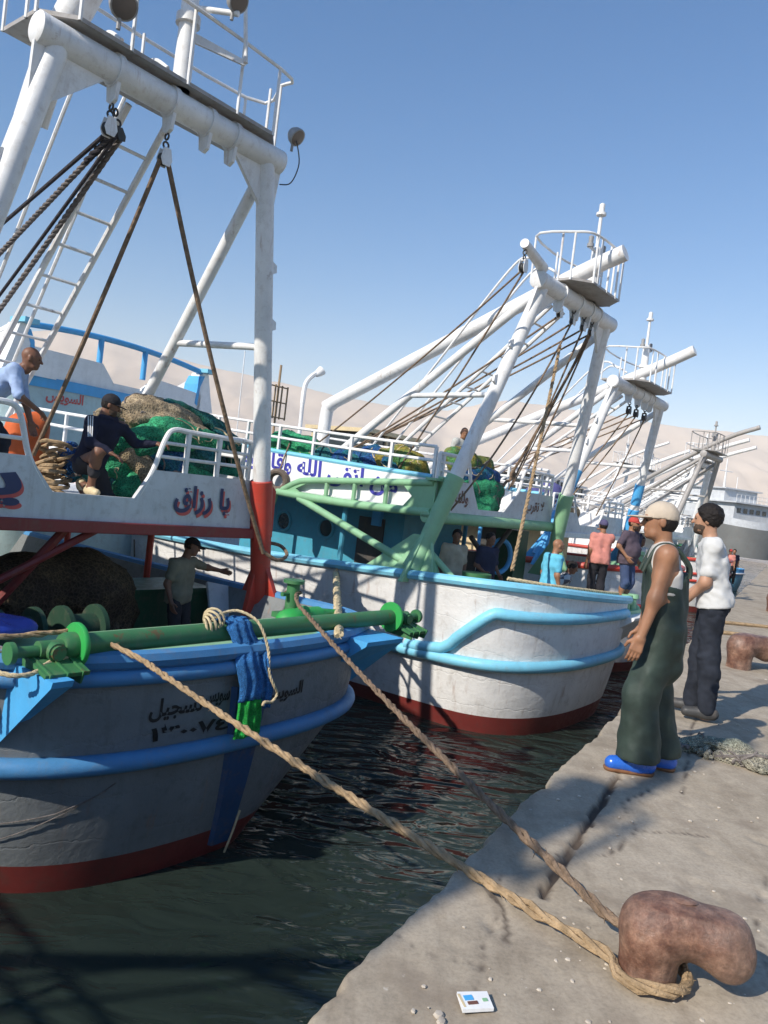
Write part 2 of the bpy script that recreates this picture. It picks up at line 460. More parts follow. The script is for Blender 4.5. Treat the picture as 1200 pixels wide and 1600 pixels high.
M['window'] = paint('window_glass', (.02, .03, .035), rough=.08, dirt=.05, spec=.8, bump=0)

# ------------------------------------------------------------------ the quay
E0 = Vector((0.559, 3.384, 0)); QS = Vector((0.471, 0.882, 0)).normalized(); QT = Vector((QS.y, -QS.x, 0))
def quay_pt(s, t, z=0.0): return E0 + QS * s + QT * t + Vector((0, 0, z))
def to_quay(x, y): d = Vector((x, y, 0)) - E0; return d.dot(QS), d.dot(QT)

def concrete():
    mt = bpy.data.materials.new('worn_concrete'); N, L = nodes(mt); P = N['Principled BSDF']
    v = coords(N, L)
    n1 = tex(N, L, 'ShaderNodeTexNoise', v, Scale=.9, Detail=8.0, Roughness=.62)
    n2 = tex(N, L, 'ShaderNodeTexNoise', v, Scale=7.0, Detail=9.0, Roughness=.7)
    n3 = tex(N, L, 'ShaderNodeTexNoise', v, Scale=60.0, Detail=6.0, Roughness=.7)
    vs2 = coords(N, L, (1.0, 1.0, 1.0)); vs2.node.inputs['Rotation'].default_value = (0, 0, R(-28)); vs2.node.inputs['Scale'].default_value = (5.5, 1.1, 1)
    n4 = tex(N, L, 'ShaderNodeTexNoise', vs2, Scale=1.6, Detail=7.0, Roughness=.65)
    b = ramp(N, L, n1.outputs[0], [(.3, (.3, .25, .185)), (.5, (.375, .318, .243)), (.7, (.44, .375, .292))]).outputs[0]
    k = ramp(N, L, n2.outputs[0], [(.3, (.78, .77, .76)), (.55, (1, 1, 1)), (.75, (1.1, 1.09, 1.06))]).outputs[0]
    b = mixc(N, L, 1.0, b, k, 'MULTIPLY')
    k = ramp(N, L, n4.outputs[0], [(.33, (.8, .78, .76)), (.5, (1, 1, 1)), (.75, (1.08, 1.07, 1.05))]).outputs[0]
    b = mixc(N, L, .8, b, k, 'MULTIPLY')
    k = ramp(N, L, n3.outputs[0], [(.3, (.72, .72, .72)), (.5, (1, 1, 1)), (.72, (1.18, 1.18, 1.18))]).outputs[0]
    b = mixc(N, L, .7, b, k, 'MULTIPLY')
    n5 = tex(N, L, 'ShaderNodeTexNoise', v, Scale=2.3, Detail=5.0, Roughness=.55)
    st = ramp(N, L, n5.outputs[0], [(.53, (0, 0, 0)), (.66, (.62, .62, .62))]).outputs[0]
    b = mixc(N, L, st, b, (.22, .175, .13))
    n6 = tex(N, L, 'ShaderNodeTexNoise', v, Scale=13.0, Detail=4.0, Roughness=.6)
    st = ramp(N, L, n6.outputs[0], [(.68, (0, 0, 0)), (.72, (.7, .7, .7))]).outputs[0]
    b = mixc(N, L, st, b, (.52, .47, .4))
    at = N.new('ShaderNodeAttribute'); at.attribute_name = 'grime'
    b = mixc(N, L, at.outputs['Fac'], b, (.09, .07, .055))
    L.new(b, P.inputs['Base Color']); P.inputs['Roughness'].default_value = .88; P.inputs['Specular IOR Level'].default_value = .25
    ad = N.new('ShaderNodeMath'); ad.operation = 'MULTIPLY_ADD'; L.new(n3.outputs[0], ad.inputs[0]); ad.inputs[1].default_value = .4; L.new(n2.outputs[0], ad.inputs[2])
    ad2 = N.new('ShaderNodeMath'); ad2.operation = 'MULTIPLY_ADD'; L.new(n4.outputs[0], ad2.inputs[0]); ad2.inputs[1].default_value = .7; L.new(ad.outputs[0], ad2.inputs[2])
    bm_ = N.new('ShaderNodeBump'); bm_.inputs['Strength'].default_value = .26; bm_.inputs['Distance'].default_value = .01
    L.new(ad2.outputs[0], bm_.inputs['Height']); L.new(bm_.outputs[0], P.inputs['Normal'])
    return mt

def polydist(x, y, pts):
    d = np.full(x.shape, 1e9)
    for a, b in zip(pts, pts[1:]):
        ax, ay = a; bx, by = b; vx, vy = bx - ax, by - ay
        t = np.clip(((x - ax) * vx + (y - ay) * vy) / (vx * vx + vy * vy), 0, 1)
        d = np.minimum(d, np.hypot(x - ax - t * vx, y - ay - t * vy))
    return d

def build_quay():
    ss = np.concatenate([np.arange(-45, -3, 1.5), np.arange(-3, 4, .02), np.arange(4, 14, .06), np.arange(14, 30, .4), np.arange(30, 63, 1.5)])
    tt = np.concatenate([np.arange(0, .3, .015), np.arange(.3, 3.2, .022), np.arange(3.2, 7, .12), np.arange(7, 60, 3.0)])
    Sg, Tg = np.meshgrid(ss, tt, indexing='ij')
    edge = -.03 + .016 * fbm(ss * 1.3, ss * 0 + 3.1, 0, 4, 5) + .03 * np.maximum(0, fbm(ss * 4.1, ss * 0, 0, 3, 9)) * 2 + .012 * fbm(ss * 15, ss * 0 + 2, 0, 3, 19)
    T2 = Tg + edge[:, None] * np.exp(-Tg / .25)
    X = E0.x + QS.x * Sg + QT.x * T2; Y = E0.y + QS.y * Sg + QT.y * T2
    Z = .012 * fbm(X * .7, Y * .7, 0, 3, 1) + .0018 * fbm(X * 4, Y * 4, 0, 3, 2) + .0018 * fbm(X * 22, Y * 22, 0, 2, 3)
    rr = .026 + .03 * fbm(X * 3.2, Y * 3.2, 0, 2, 8)
    q = np.clip(1 - Tg / np.maximum(rr, .012), 0, 1); Z -= q * q * .05
    # the open joint that runs along the edge, a step of broken lip either side
    wob = .012 * fbm(Sg * 9, Sg * 0, 0, 4, 11) + .01 * vnoise(Sg * 2.3, Sg * 0 + 4, 0, 12)
    jt = np.abs(Tg - (.365 - .03 * Sg + wob)); jw = .017 + .012 * fbm(Sg * 14, Tg * 14, 0, 3, 13)
    on = np.clip((Sg + .10) / .05, 0, 1) * np.clip((1.8 - Sg) / .1, 0, 1)
    g = np.clip((jw * 1.3 - jt) / .014, 0, 1) * on; Z -= .035 * g
    gr = np.clip(g * 1.6, 0, .95) + .4 * np.exp(-(jt / .045) ** 2) * on * np.clip(fbm(X * 12, Y * 12, 0, 3, 14) + .4, 0, 1)
    # fine cracks
    for pts, w_ in (([(.44, 2.3), (.50, 2.44), (.52, 2.62), (.60, 2.9), (.66, 3.02), (.70, 3.3)], .005),
                    ([(.52, 2.62), (.3, 2.66), (.12, 2.85)], .004), ([(1.0, 3.55), (1.25, 3.6), (1.5, 3.95), (1.9, 4.0)], .006),
                    ([(1.5, 3.95), (1.55, 4.3), (1.8, 4.6)], .005), ([(.95, 3.1), (1.25, 3.05), (1.5, 3.2)], .005), ([(.62, 3.28), (.66, 3.0), (.64, 2.78)], .012), ([(1.75, 2.3), (1.6, 2.75), (1.75, 3.2), (2.1, 3.7)], .005), ([(.75, 2.2), (.95, 2.35), (1.3, 2.3)], .004),
                    ([(2.0, 4.6), (2.7, 6.2), (3.4, 7.6), (4.6, 10.2)], .006), ([(2.6, 4.0), (3.6, 6.1), (5.2, 9.0)], .005)):
        dx = X + .02 * fbm(X * 8, Y * 8, 0, 3, 21); dy = Y + .02 * fbm(X * 8, Y * 8, 0, 3, 22)
        d = polydist(dx, dy, pts); lw = w_ * (.6 + .7 * np.clip(fbm(X * 6, Y * 6, 0, 2, 23) + .5, 0, 1))
        c = np.clip((lw * 2.2 - d) / .01, 0, 1); Z -= .006 * c; gr = np.maximum(gr, .85 * np.clip((lw * 1.7 - d) / .008, 0, 1))
    # spalled patch by the joint and rubble scatter
    pit = np.clip(fbm(X * 5.0, Y * 5.0, 0, 4, 31) - .42, 0, 1) * 3; Z -= .012 * np.clip(pit, 0, 1)
    V = np.stack([X, Y, Z], -1)
    ns, n_t = V.shape[:2]
    rows = [V]
    wall = []
    for zz, push in ((-.14, .012), (-.4, .02), (-1.0, .01), (-2.0, .02), (-5.0, .02)):
        wv = V[:, 0].copy(); nz = .03 * fbm(ss * 1.7, ss * 0 + zz, 0, 3, 41)
        wv[:, 0] += QT.x * (push + nz) ; wv[:, 1] += QT.y * (push + nz); wv[:, 2] = zz; wall.append(wv)
    wall = np.stack(wall[::-1], 1)
    V = np.concatenate([wall, V], 1); gr = np.concatenate([np.full(wall.shape[:2], .25), gr], 1)
    ns, n_t = V.shape[:2]
    i = np.arange(ns * n_t).reshape(ns, n_t)
    Fq = np.stack([i[:-1, :-1], i[:-1, 1:], i[1:, 1:], i[1:, :-1]], -1).reshape(-1, 4)[:, ::-1]
    me = bpy.data.meshes.new('quay'); me.from_pydata(V.reshape(-1, 3).tolist(), [], Fq.tolist())
    a = me.attributes.new('grime', 'FLOAT', 'POINT'); a.data.foreach_set('value', gr.reshape(-1).astype(np.float32))
    me.shade_smooth(); me.materials.append(concrete())
    o = bpy.data.objects.new('quay', me); col.objects.link(o); tag(o, 'worn pale concrete quay with a chipped edge and an open joint', 'quay', kind='structure')
    # end wall of the quay
    return o
quay = build_quay()

# ------------------------------------------------------------------ water
def water_mat():
    mt = bpy.data.materials.new('harbour_water'); N, L = nodes(mt); P = N['Principled BSDF']
    P.inputs['Base Color'].default_value = (.017, .026, .022, 1); P.inputs['Roughness'].default_value = .03; P.inputs['IOR'].default_value = 1.33
    P.inputs['Specular IOR Level'].default_value = .5
    v = coords(N, L, (1, 1, 1)); v.node.inputs['Rotation'].default_value = (0, 0, R(12)); v.node.inputs['Scale'].default_value = (.55, 1.1, 1)
    n1 = tex(N, L, 'ShaderNodeTexNoise', v, Scale=1.25, Detail=2.0, Roughness=.42, Distortion=1.4)
    n2 = tex(N, L, 'ShaderNodeTexNoise', v, Scale=3.4, Detail=2.0, Roughness=.45, Distortion=1.2)
    ad = N.new('ShaderNodeMath'); ad.operation = 'MULTIPLY_ADD'; L.new(n2.outputs[0], ad.inputs[0]); ad.inputs[1].default_value = .32; L.new(n1.outputs[0], ad.inputs[2])
    n3 = tex(N, L, 'ShaderNodeTexNoise', coords(N, L), Scale=.22, Detail=2.0)
    k = ramp(N, L, n3.outputs[0], [(.38, (.25,) * 3), (.6, (1, 1, 1))])
    mm = N.new('ShaderNodeMath'); mm.operation = 'MULTIPLY'; L.new(ad.outputs[0], mm.inputs[0]); L.new(k.outputs[0], mm.inputs[1]); ad = mm
    bm_ = N.new('ShaderNodeBump'); bm_.inputs['Strength'].default_value = 1.0; bm_.inputs['Distance'].default_value = .3
    L.new(ad.outputs[0], bm_.inputs['Height']); L.new(bm_.outputs[0], P.inputs['Normal'])
    return mt
b = MB(); b.add([(-9000, -9000, WL), (9000, -9000, WL), (9000, 9000, WL), (-9000, 9000, WL)], [(0, 1, 2, 3)])
tag(b.build('water', water_mat(), smooth=0), 'dark rippled harbour water', 'water', kind='structure')

# ------------------------------------------------------------------ desert mountains across the water
def build_hills():
    px = np.array([-3500, -1300, -1100, -890, -600, -360, -212, -43, 165, 280, 367, 577, 787, 913, 1205, 2200, 3500.])
    pz = np.array([300, 352, 396, 374, 328, 304, 288, 278, 282, 322, 340, 336, 328, 322, 327, 300, 260.])
    xs = np.arange(-3000, 3001, 14.0); ys = np.concatenate([np.arange(1400, 2600, 16.0), np.arange(2600, 3400, 50.0)])
    Xg, Yg = np.meshgrid(xs, ys, indexing='ij')
    ridge = np.interp(Xg * 2500 / Yg, px, pz) * Yg / 2500
    t = np.clip((Yg - 1450) / (2500 - 1450), 0, 1); s = t * t * (3 - 2 * t) * .6 + .4 * t ** 2.2
    back = np.clip((Yg - 2500) / 900, 0, 1)
    gul = np.abs(fbm(Xg / 150 + .4 * fbm(Xg / 300, Yg / 300, 0, 2, 52), Yg / 420, 0, 5, 51))
    gul2 = np.abs(fbm(Xg / 420 + Yg / 900, Yg / 800, 0, 4, 53))
    Z = ridge * s * (1 - .0 * back) * (1 - .55 * (gul2) * (1 - t ** 3)) - 60 * (.35 - gul) * (-1) * np.sin(np.pi * np.clip(t, 0, 1)) * .9
    Z = np.minimum(Z, ridge * (.998 - .0 * t) * np.clip(t * 1.15, 0, 1) ** .8 + 2)
    Z = Z * (1 - .5 * back) + 5 * fbm(Xg / 60, Yg / 60, 0, 4, 54) * np.clip(t * 3, 0, 1)
    Z = np.where(t <= 0, -4, Z - 2)
    V = np.stack([Xg, Yg, Z], -1); n0, n1 = V.shape[:2]
    i = np.arange(n0 * n1).reshape(n0, n1)
    Fq = np.stack([i[:-1, :-1], i[1:, :-1], i[1:, 1:], i[:-1, 1:]], -1).reshape(-1, 4)
    me = bpy.data.meshes.new('desert_hills'); me.from_pydata(V.reshape(-1, 3).tolist(), [], Fq.tolist()); me.shade_smooth()
    mt = bpy.data.materials.new('desert_rock'); N, L = nodes(mt); P = N['Principled BSDF']
    v = coords(N, L); n = tex(N, L, 'ShaderNodeTexNoise', v, Scale=.006, Detail=9.0, Roughness=.65)
    r = ramp(N, L, n.outputs[0], [(.3, (.4, .315, .235)), (.7, (.52, .42, .325))]); L.new(r.outputs[0], P.inputs['Base Color']); P.inputs['Roughness'].default_value = 1; P.inputs['Specular IOR Level'].default_value = 0
    me.materials.append(mt)
    o = bpy.data.objects.new('hills', me); col.objects.link(o); tag(o, 'bare pinkish desert mountains across the water', 'hills', kind='structure')
build_hills()
# ------------------------------------------------------------------ lettering
AR = {'ا': 0xFE8D, 'أ': 0xFE83, 'د': 0xFEA9, 'ر': 0xFEAD, 'ز': 0xFEAF, 'و': 0xFEED, 'ى': 0xFEEF, 'ب': 0xFE8F, 'ت': 0xFE95, 'ج': 0xFE9D, 'ح': 0xFEA1,
      'س': 0xFEB1, 'ف': 0xFED1, 'ق': 0xFED5, 'ك': 0xFED9, 'ل': 0xFEDD, 'م': 0xFEE1, 'ن': 0xFEE5, 'ه': 0xFEE9, 'ي': 0xFEF1, 'ة': 0xFE93}
NOJOIN = 'اأدرزوىة'
def shape_arabic(s):
    out = []
    i = 0
    while i < len(s):
        c = s[i]
        if c not in AR: out.append(c); i += 1; continue
        prev = i > 0 and s[i - 1] in AR and s[i - 1] not in NOJOIN
        if c == 'ل' and i + 1 < len(s) and s[i + 1] == 'ا':
            out.append(chr(0xFEFC if prev else 0xFEFB)); i += 2; continue
        nxt = i + 1 < len(s) and s[i + 1] in AR and c not in NOJOIN
        f = 0
        if prev and nxt: f = 3
        elif nxt: f = 2
        elif prev: f = 1
        out.append(chr(AR[c] + f)); i += 1
    return ''.join(reversed(out))

def letters(text, arabic=True):
    """outline of the words as a flat mesh normalised to width 1 and height h; returns verts, faces, aspect"""
    cu = bpy.data.curves.new('lettering', 'FONT'); cu.body = shape_arabic(text) if arabic else text
    cu.resolution_u = 3; cu.offset = 0.03
    o = bpy.data.objects.new('lettering', cu); col.objects.link(o)
    dg = bpy.context.evaluated_depsgraph_get(); dg.update()
    me = bpy.data.meshes.new_from_object(o.evaluated_get(dg))
    V = np.array([v.co[:2] for v in me.vertices]); Fc = [tuple(p.vertices) for p in me.polygons]
    bpy.data.objects.remove(o); bpy.data.curves.remove(cu); bpy.data.meshes.remove(me)
    lo, hi = V.min(0), V.max(0); V = (V - lo) / (hi[0] - lo[0])
    return V, Fc, (hi[1] - lo[1]) / (hi[0] - lo[0])

def put_text(name, text, mat, parent, fn, w, h=None, shift=(0, 0), arabic=True, sub=0):
    V, Fc, asp = letters(text, arabic)
    hh = h if h else asp * w
    me = bpy.data.meshes.new(name)
    bmx = bmesh.new()
    vs = [bmx.verts.new((x * w + shift[0], y / asp * hh + shift[1], 0)) for x, y in V]
    for f in Fc:
        try: bmx.faces.new([vs[i] for i in f])
        except ValueError: pass
    if sub:
        bmesh.ops.triangulate(bmx, faces=bmx.faces)
        for _ in range(sub):
            long = [e for e in bmx.edges if e.calc_length() > 0.05]
            if long: bmesh.ops.subdivide_edges(bmx, edges=long, cuts=1); bmesh.ops.triangulate(bmx, faces=bmx.faces)
    for v in bmx.verts: v.co = fn(v.co.x, v.co.y)
    bmx.to_mesh(me); bmx.free(); me.materials.append(mat)
    o = bpy.data.objects.new(name, me); col.objects.link(o); o.parent = parent
    return o

# ------------------------------------------------------------------ trawlers
class Hull:
    def __init__(s, zg=.0, hb=2.5, a=1.5, n=2.6, L=17.0, vs=-.2, zb=-2.9, sheer=1.5, dip=.2, heel=0, skew=0):
        s.skew = skew; s.heel = heel; s.dip = dip; s.zg, s.hb_, s.a, s.n, s.L, s.vs_, s.zb, s.sheer = zg, hb, a, n, L, vs, zb, sheer
    def hb(s, f): return s.hb_ - .8 + .8 * max(f, 0) ** .6
    def vs(s, f): return s.vs_ + .55 * (1 - min(1, f)) ** 2.2
    def top(s, v): return s.zg + s.sheer * (max(0, v - 9) / 8) ** 2 - s.dip * math.sin(max(0, min(1, v / 9)) * math.pi / 2)
    def fz(s, z): return (z - s.zb) / (s.zg - s.zb)
    def taper(s, v):
        q = max(0, (v - .5 * s.L) / (.5 * s.L)); return max(0.0, 1 - q ** 2.4) ** .75
    def plan(s, f, out=0.0, rng=None):
        hb, vs, a = s.hb(f) + out, s.vs(f) - out, s.a; pts = []
        side = [s.L - (s.L - vs - a) * (i / 22) for i in range(23)]
        for v in side: pts.append((-hb * s.taper(v) if v > .5 * s.L else -hb, v))
        N = 36
        for i in range(1, N):
            t = math.pi * i / N; c, q = math.cos(t), math.sin(t)
            pts.append((-hb * math.copysign(abs(c) ** (2 / s.n), c), vs + a - a * abs(q) ** (2 / s.n)))
        for v in reversed(side): pts.append((hb * s.taper(v) if v > .5 * s.L else hb, v))
        if s.skew:
            g = min(1, max(0, (f - .325) / .385)); g = 1 - s.skew * (1 - g ** .85)
            pts = [(x * g if x > 0 else x, y) for x, y in pts]
        return pts
    def v_at(s, u, z, out=0.0):
        f = s.fz(z); hb = s.hb(f) + out
        return s.vs(f) - out + s.a - s.a * max(0, 1 - min(1, abs(u) / hb) ** s.n) ** (1 / s.n)
    def ring(s, f, out=0.0):
        return [(x, y, s.zb + f * (s.top(y) - s.heel * x * min(1, max(0, f * 1.6 - .6)) - s.zb)) for x, y in s.plan(f, out)]
    def shell(s, f0, f1, n=8, out=0.0, thick=None, f_in=None):
        b = MB(); rings = [s.ring(f0 + (f1 - f0) * i / n, out) for i in range(n + 1)]
        if thick:
            rings += [s.ring(f1, out - thick), s.ring(f_in, out - thick)]
        k = len(rings[0]); vs = [p for r in rings for p in r]; fs = []
        for i in range(len(rings) - 1):
            for j in range(k - 1): fs.append((i * k + j, i * k + j + 1, (i + 1) * k + j + 1, (i + 1) * k + j))
        return b.add(vs, fs)
    def rail_path(s, z, out, v_max=14.0):
        f = s.fz(z); return [(x, y, s.zb + f * (s.top(y) - s.zb)) for x, y in s.plan(f, out) if y < v_max]

def mirror(poly): return [(-x, y, z) for x, y, z in poly]

def floodlight(parent, p, d, r=.13, name='floodlight'):
    p, d = Vector(p), Vector(d).normalized()
    b = MB(); b.lathe(p - d * r * .9, p + d * r * .35, [(0, r * .35), (.12, r * .62), (.5, r * .92), (.85, r), (1, r * .97)], 20)
    b.cyl(p - d * r * .5 + Vector((0, 0, -r * 1.9)), p - d * r * .4, r * .16, seg=8)
    o = b.build(name, M['grey_steel'], parent)
    g = MB(); g.lathe(p + d * r * .3, p + d * r * .42, [(0, r * .86), (.6, r * .84), (1, r * .5)], 20); g.build('lens', M['glass'], o)
    return o

def trawler(label, O, fwd, c):
    H = Hull(**c['hull']); zg = H.zg
    th = math.atan2(-fwd[0], fwd[1])
    g = dict(group='trawlers moored stern to the quay')
    T = empty('fishing_trawler', (O[0], O[1], 0), th, label, 'fishing boat', 'trawlers moored stern to the quay')
    P = lambda mb, name, mat, par=T, **k: mb.build(name, M[mat] if isinstance(mat, str) else mat, par, **k)
    lod = c.get('lod', 0)
    fb = H.fz(WL + c.get('boot', .24))
    hull = P(H.shell(fb, 1, 9, thick=.09, f_in=H.fz(c.get('deck_z', zg - 1.0) - .05)), 'hull', c['hull_mat'], smooth=60)
    P(H.shell(0, fb, 4), 'boot_topping', c['boot_mat'], hull, smooth=60)
    # deck boards and after deck
    dz = c.get('deck_z', zg - 1.0); f = H.fz(dz)
    pl = H.plan(f, -.08); P(MB().prism([(x, y, dz - .06) for x, y in pl], (0, 0, .06)), 'deck', 'deck', smooth=0)
    ad = [p for p in H.plan(1, -.05) if p[1] < c.get('after_v', 1.15) and p[0] > c.get('after_u', -9)]
    if 'after_u' in c: ad.append((c['after_u'], c['after_v']))
    P(MB().prism([(x, y, c.get('after_z', zg + c.get('after_h', .1) - .1) - .1) for x, y in ad], (0, 0, .1)), 'after_deck', c.get('after_mat', 'pale_green'), smooth=0)
    P(MB().tube([p for p in H.ring(1) if p[1] < 14.5], c.get('cap_r', .075), 8), 'gunwale', c['rail_mat'])
    if c.get('strake'):
        P(H.shell(H.fz(zg - .2), 1, 2, out=.012), 'sheer_strake', c['rail_mat'], hull, smooth=60)
    for z, r in c['rails']:
        P(MB().tube(H.rail_path(z, r * .35, 13.5), r, 10), 'rub_rail', c['rail_mat'])
    # quarter wedges under the roller ends
    for s in c.get('wedge_sides', (-1, 1)):
        x1, x2 = s * (c.get('wedge_in', 1.5) if s > 0 else c.get('wedge_in_port', 1.5)), s * c.get('wedge_out', 2.02); z1 = c.get('wedge_z', zg - .02 - H.heel * x2)
        if c.get('wedge'):
            w_ = c['wedge']
            b = MB()
            vs = [(x1, -.38, z1), (x2, -.38, z1), (x2, 1.0, z1), (x1, 1.0, z1), (x2, .34, z1 - .68), (x1, .5, z1 - .68), (x1, -.36, z1 - .05), (x2, -.36, z1 - .05)]
            b.add(vs, [(0, 1, 2, 3), (1, 7, 4, 2), (0, 3, 5, 6), (7, 6, 5, 4), (0, 6, 7, 1), (2, 4, 5, 3)])
            P(b, 'quarter_bracket', w_, smooth=0)
    # gallows
    ub, vb, zf, ut, vt, zbm = c['ub'], c['vb'], c['zf'], c['ut'], c['vt'], c['zbm']
    jz = c['joint_z']
    lm, fm = c['leg_mat'], c['foot_mat']
    for s in (-1, 1):
        a_ = Vector((s * ub, vb, zf)); t_ = Vector((s * (ut - .18), vt, zbm)); d = t_ - a_
        j_ = a_ + d * ((jz - zf) / d.z)
        leg = P(MB().tube([j_ - d.normalized() * .05, t_], [.118, .11], 18), 'gallows_leg', lm)
        b = MB(); q = a_ + d * (.55 / d.z)
        b.tube([a_ + Vector((0, 0, .1)), q, j_], [.17, .135, .15], 14)
        b.prism([(s * ub - .04, vb - .48, zf - .1), (s * ub - .04, vb + .48, zf - .1), (q.x - .04, q.y + .1, q.z + .1), (q.x - .04, q.y - .1, q.z + .1)], (.08, 0, 0))
        b.prism([(s * ub - .3, vb - .04, zf - .1), (s * ub + .26, vb - .04, zf - .1), (q.x + .1, q.y - .04, q.z + .15), (q.x - .1, q.y - .04, q.z + .15)], (0, .08, 0))
        if c.get('leg_box'):
            k = a_ + d * ((c['pan_b'] - zf) / d.z)
            b.prism([(k.x - s * .1, vb - .09, c['pan_b'] - .12), (k.x + s * .22, vb - .09, c['pan_b'] - .1), (k.x + s * .2, vb - .09, jz - .12), (k.x + s * .04, vb - .09, jz + .02), (k.x - s * .1, vb - .09, jz)], (0, .18, 0))
        P(b, 'gallows_foot', fm, bevel=.012)
        # gusset at the knee
        gd = d.normalized(); kk = t_ - gd * .62
        gp = [(t_.x + s * .2, vt, zbm + .02), (t_.x - s * .62, vt, zbm + .0), (t_.x - s * .5, vt, zbm - .13), (kk.x - s * .09, kk.y, kk.z), (kk.x + s * .1, kk.y, kk.z), (t_.x + s * .24, vt, zbm - .12)]
        P(MB().prism([(x, y - .025, z) for x, y, z in gp], (0, .05, 0)), 'knee_plate', lm, smooth=0)
        if lod < 2:
            lug = MB()
            for fr in (.22, .34):
                e = t_ - d * fr
                lug.prism([(e.x + s * .1, e.y - .02, e.z - .08), (e.x + s * .2, e.y - .02, e.z - .03), (e.x + s * .19, e.y - .02, e.z + .06), (e.x + s * .1, e.y - .02, e.z + .1)], (0, .04, 0))
            P(lug, 'lug', lm)
        # fore stay from the knee to the upper deck
        st = Vector((s * (ut - .12), vt + .12, zbm - .2)); sf = Vector((s * c.get('stay_u', 1.55), vb + c.get('stay_v', 2.3), c['ud'] + .9))
        sf2 = sf + (sf - st).normalized() * 1.2
        P(MB().cyl(st, sf2, .075, seg=14), 'stay', lm)
        hb_ = st.lerp(sf, .62); lh = a_ + d * ((hb_.z - zf) / d.z)
        P(MB().cyl(hb_, lh, .045, seg=10), 'stay_brace', lm)
    bx = MB(); r_ = .145
    bx.lathe((-ut - .06, vt, zbm), (ut + .06, vt, zbm), [(0, r_ * .86), (.006, r_ * 1.02), (.02, r_ * 1.02), (.021, r_), (.979, r_), (.98, r_ * 1.02), (.994, r_ * 1.02), (1, r_ * .86)], 22)
    beam = P(bx, 'crossbeam', lm)
    if lod < 2:
        for u in (-.72, -.06, .42, .78):
            e = MB(); e.lathe((u - .03, vt, zbm), (u + .03, vt, zbm), [(0, r_ + .02), (1, r_ + .02)], 20)
            e.prism([(u - .02, vt - .1, zbm - .12), (u - .02, vt + .1, zbm - .12), (u - .02, vt + .07, zbm - .3), (u - .02, vt, zbm - .34), (u - .02, vt - .07, zbm - .3)], (.04, 0, 0))
            P(e, 'pad_eye', lm, beam)
    # lookout platform on the beam
    pz = zbm + .17; pu, p0, p1 = c.get('plat', (1.2, vt - .38, vt + .62))
    rd = .28
    pp = [(-pu + rd, p0), (pu - rd, p0), (pu, p0 + rd), (pu, p1), (-pu, p1), (-pu, p0 + rd)]
    plat = P(MB().prism([(x, y, pz) for x, y in pp], (0, 0, .04)), 'lookout_platform', 'galv', smooth=0)
    rl = MB(); hh = .78; loop = catmull([(x, y, pz + hh) for x, y in pp], 4, True)
    rl.tube(loop, .021, 7, closed=True)
    if c.get('mid_rail'): rl.tube([(x, y, z - .38) for x, y, z in loop], .016, 6, closed=True)
    for x, y in pp + [(0, p0), (-pu * .45, p0), (pu * .45, p0), (pu, (p0 + p1) / 2), (-pu, (p0 + p1) / 2), (0, p1)]: rl.cyl((x, y, pz), (x, y, pz + hh), .019, seg=7)
    P(rl, 'platform_railing', lm, plat)
    mu = c.get('mast_u', .03); mh = c.get('mast_h', 2.0)
    ms = MB(); ms.tube([(mu, vt, pz), (mu, vt, pz + mh * .62), (mu, vt, pz + mh * .64), (mu, vt, pz + mh)], [.1, .085, .035, .03], 14)
    ms.cyl((mu, vt, pz + mh * .3), (mu, vt, pz + mh * .34), .13); ms.lathe((mu, vt, pz + mh), (mu, vt, pz + mh + .22), [(0, .09), (.2, .09), (.25, .05), (.9, .05), (1, .02)], 12)
    ms.cyl((mu - .3, vt, pz + mh * .58), (mu + .3, vt, pz + mh * .58), .03, seg=8)
    mast = P(ms, 'mast', lm)
    lamp = MB()
    for dx in (-.28, .28): lamp.lathe((mu + dx, vt, pz + mh * .58), (mu + dx, vt, pz + mh * .58 + .2), [(0, .06), (.3, .06), (.35, .04), (.9, .045), (1, .02)], 10)
    P(lamp, 'mast_lamp', 'grey_steel', mast)
    if c.get('boom'):
        P(MB().tube(catmull(c['boom'], 5), c.get('boom_r', .13), 16), 'boom', lm)
    # ladder up the middle
    L0, L1 = Vector((-.12, vt + .3, zbm - .1)), Vector((-.12, vt + 2.7, c['ud'] + 1.55)); L1 = L1 + (L1 - L0).normalized() * c.get('lad_more', 1.0)
    ld = MB()
    for dx in (-.24, .24): ld.tube([L0 + Vector((dx, 0, 0)), L1 + Vector((dx * 1.1, 0, 0))], .038, 8)
    n = int((L1 - L0).length / .42)
    for i in range(1, n): q = L0.lerp(L1, i / n); ld.cyl(q - Vector((.24, 0, 0)), q + Vector((.24, 0, 0)), .02, seg=6)
    P(ld, 'ladder', lm)
    if lod < 2:
        hr = MB(); up = Vector((0, .42, .38))
        for dx in (-.3, .28):
            a1, b1 = L0 + up + Vector((dx, .5, .25)), L1 + up * .5 + Vector((dx, .2, 0))
            hr.tube(catmull([a1 + Vector((0, -.75, .05)), a1 + Vector((0, -.4, .22)), a1, a1.lerp(b1, .5), b1], 6), .024, 7)
        P(hr, 'ladder_handrail', lm)
    # upper deck with its after panel
    ud, pb, pt = c['ud'], c['pan_b'], c['pan_t']; pv = vb; pe = c['pan_e']
    n0, n1, n0t, n1t, nb = c['notch']
    ap = MB()
    poly = [(-pe - .06, pb), (pe + .06, pb), (pe, pt), (n1t, pt), (n1, nb), (n0, nb), (n0t, pt), (-pe, pt)]
    # convex pieces
    for pc in ([(-pe - .06, pb), (n0, pb), (n0, nb), (n0t, pt), (-pe, pt)], [(n0, pb), (n1, pb), (n1, nb), (n0, nb)], [(n1, pb), (pe + .06, pb), (pe, pt), (n1t, pt), (n1, nb)]):
        ap.prism([(x, pv - .03, z) for x, z in pc], (0, .06, 0))
    P(ap, 'after_panel', c['pan_mat'], smooth=0)
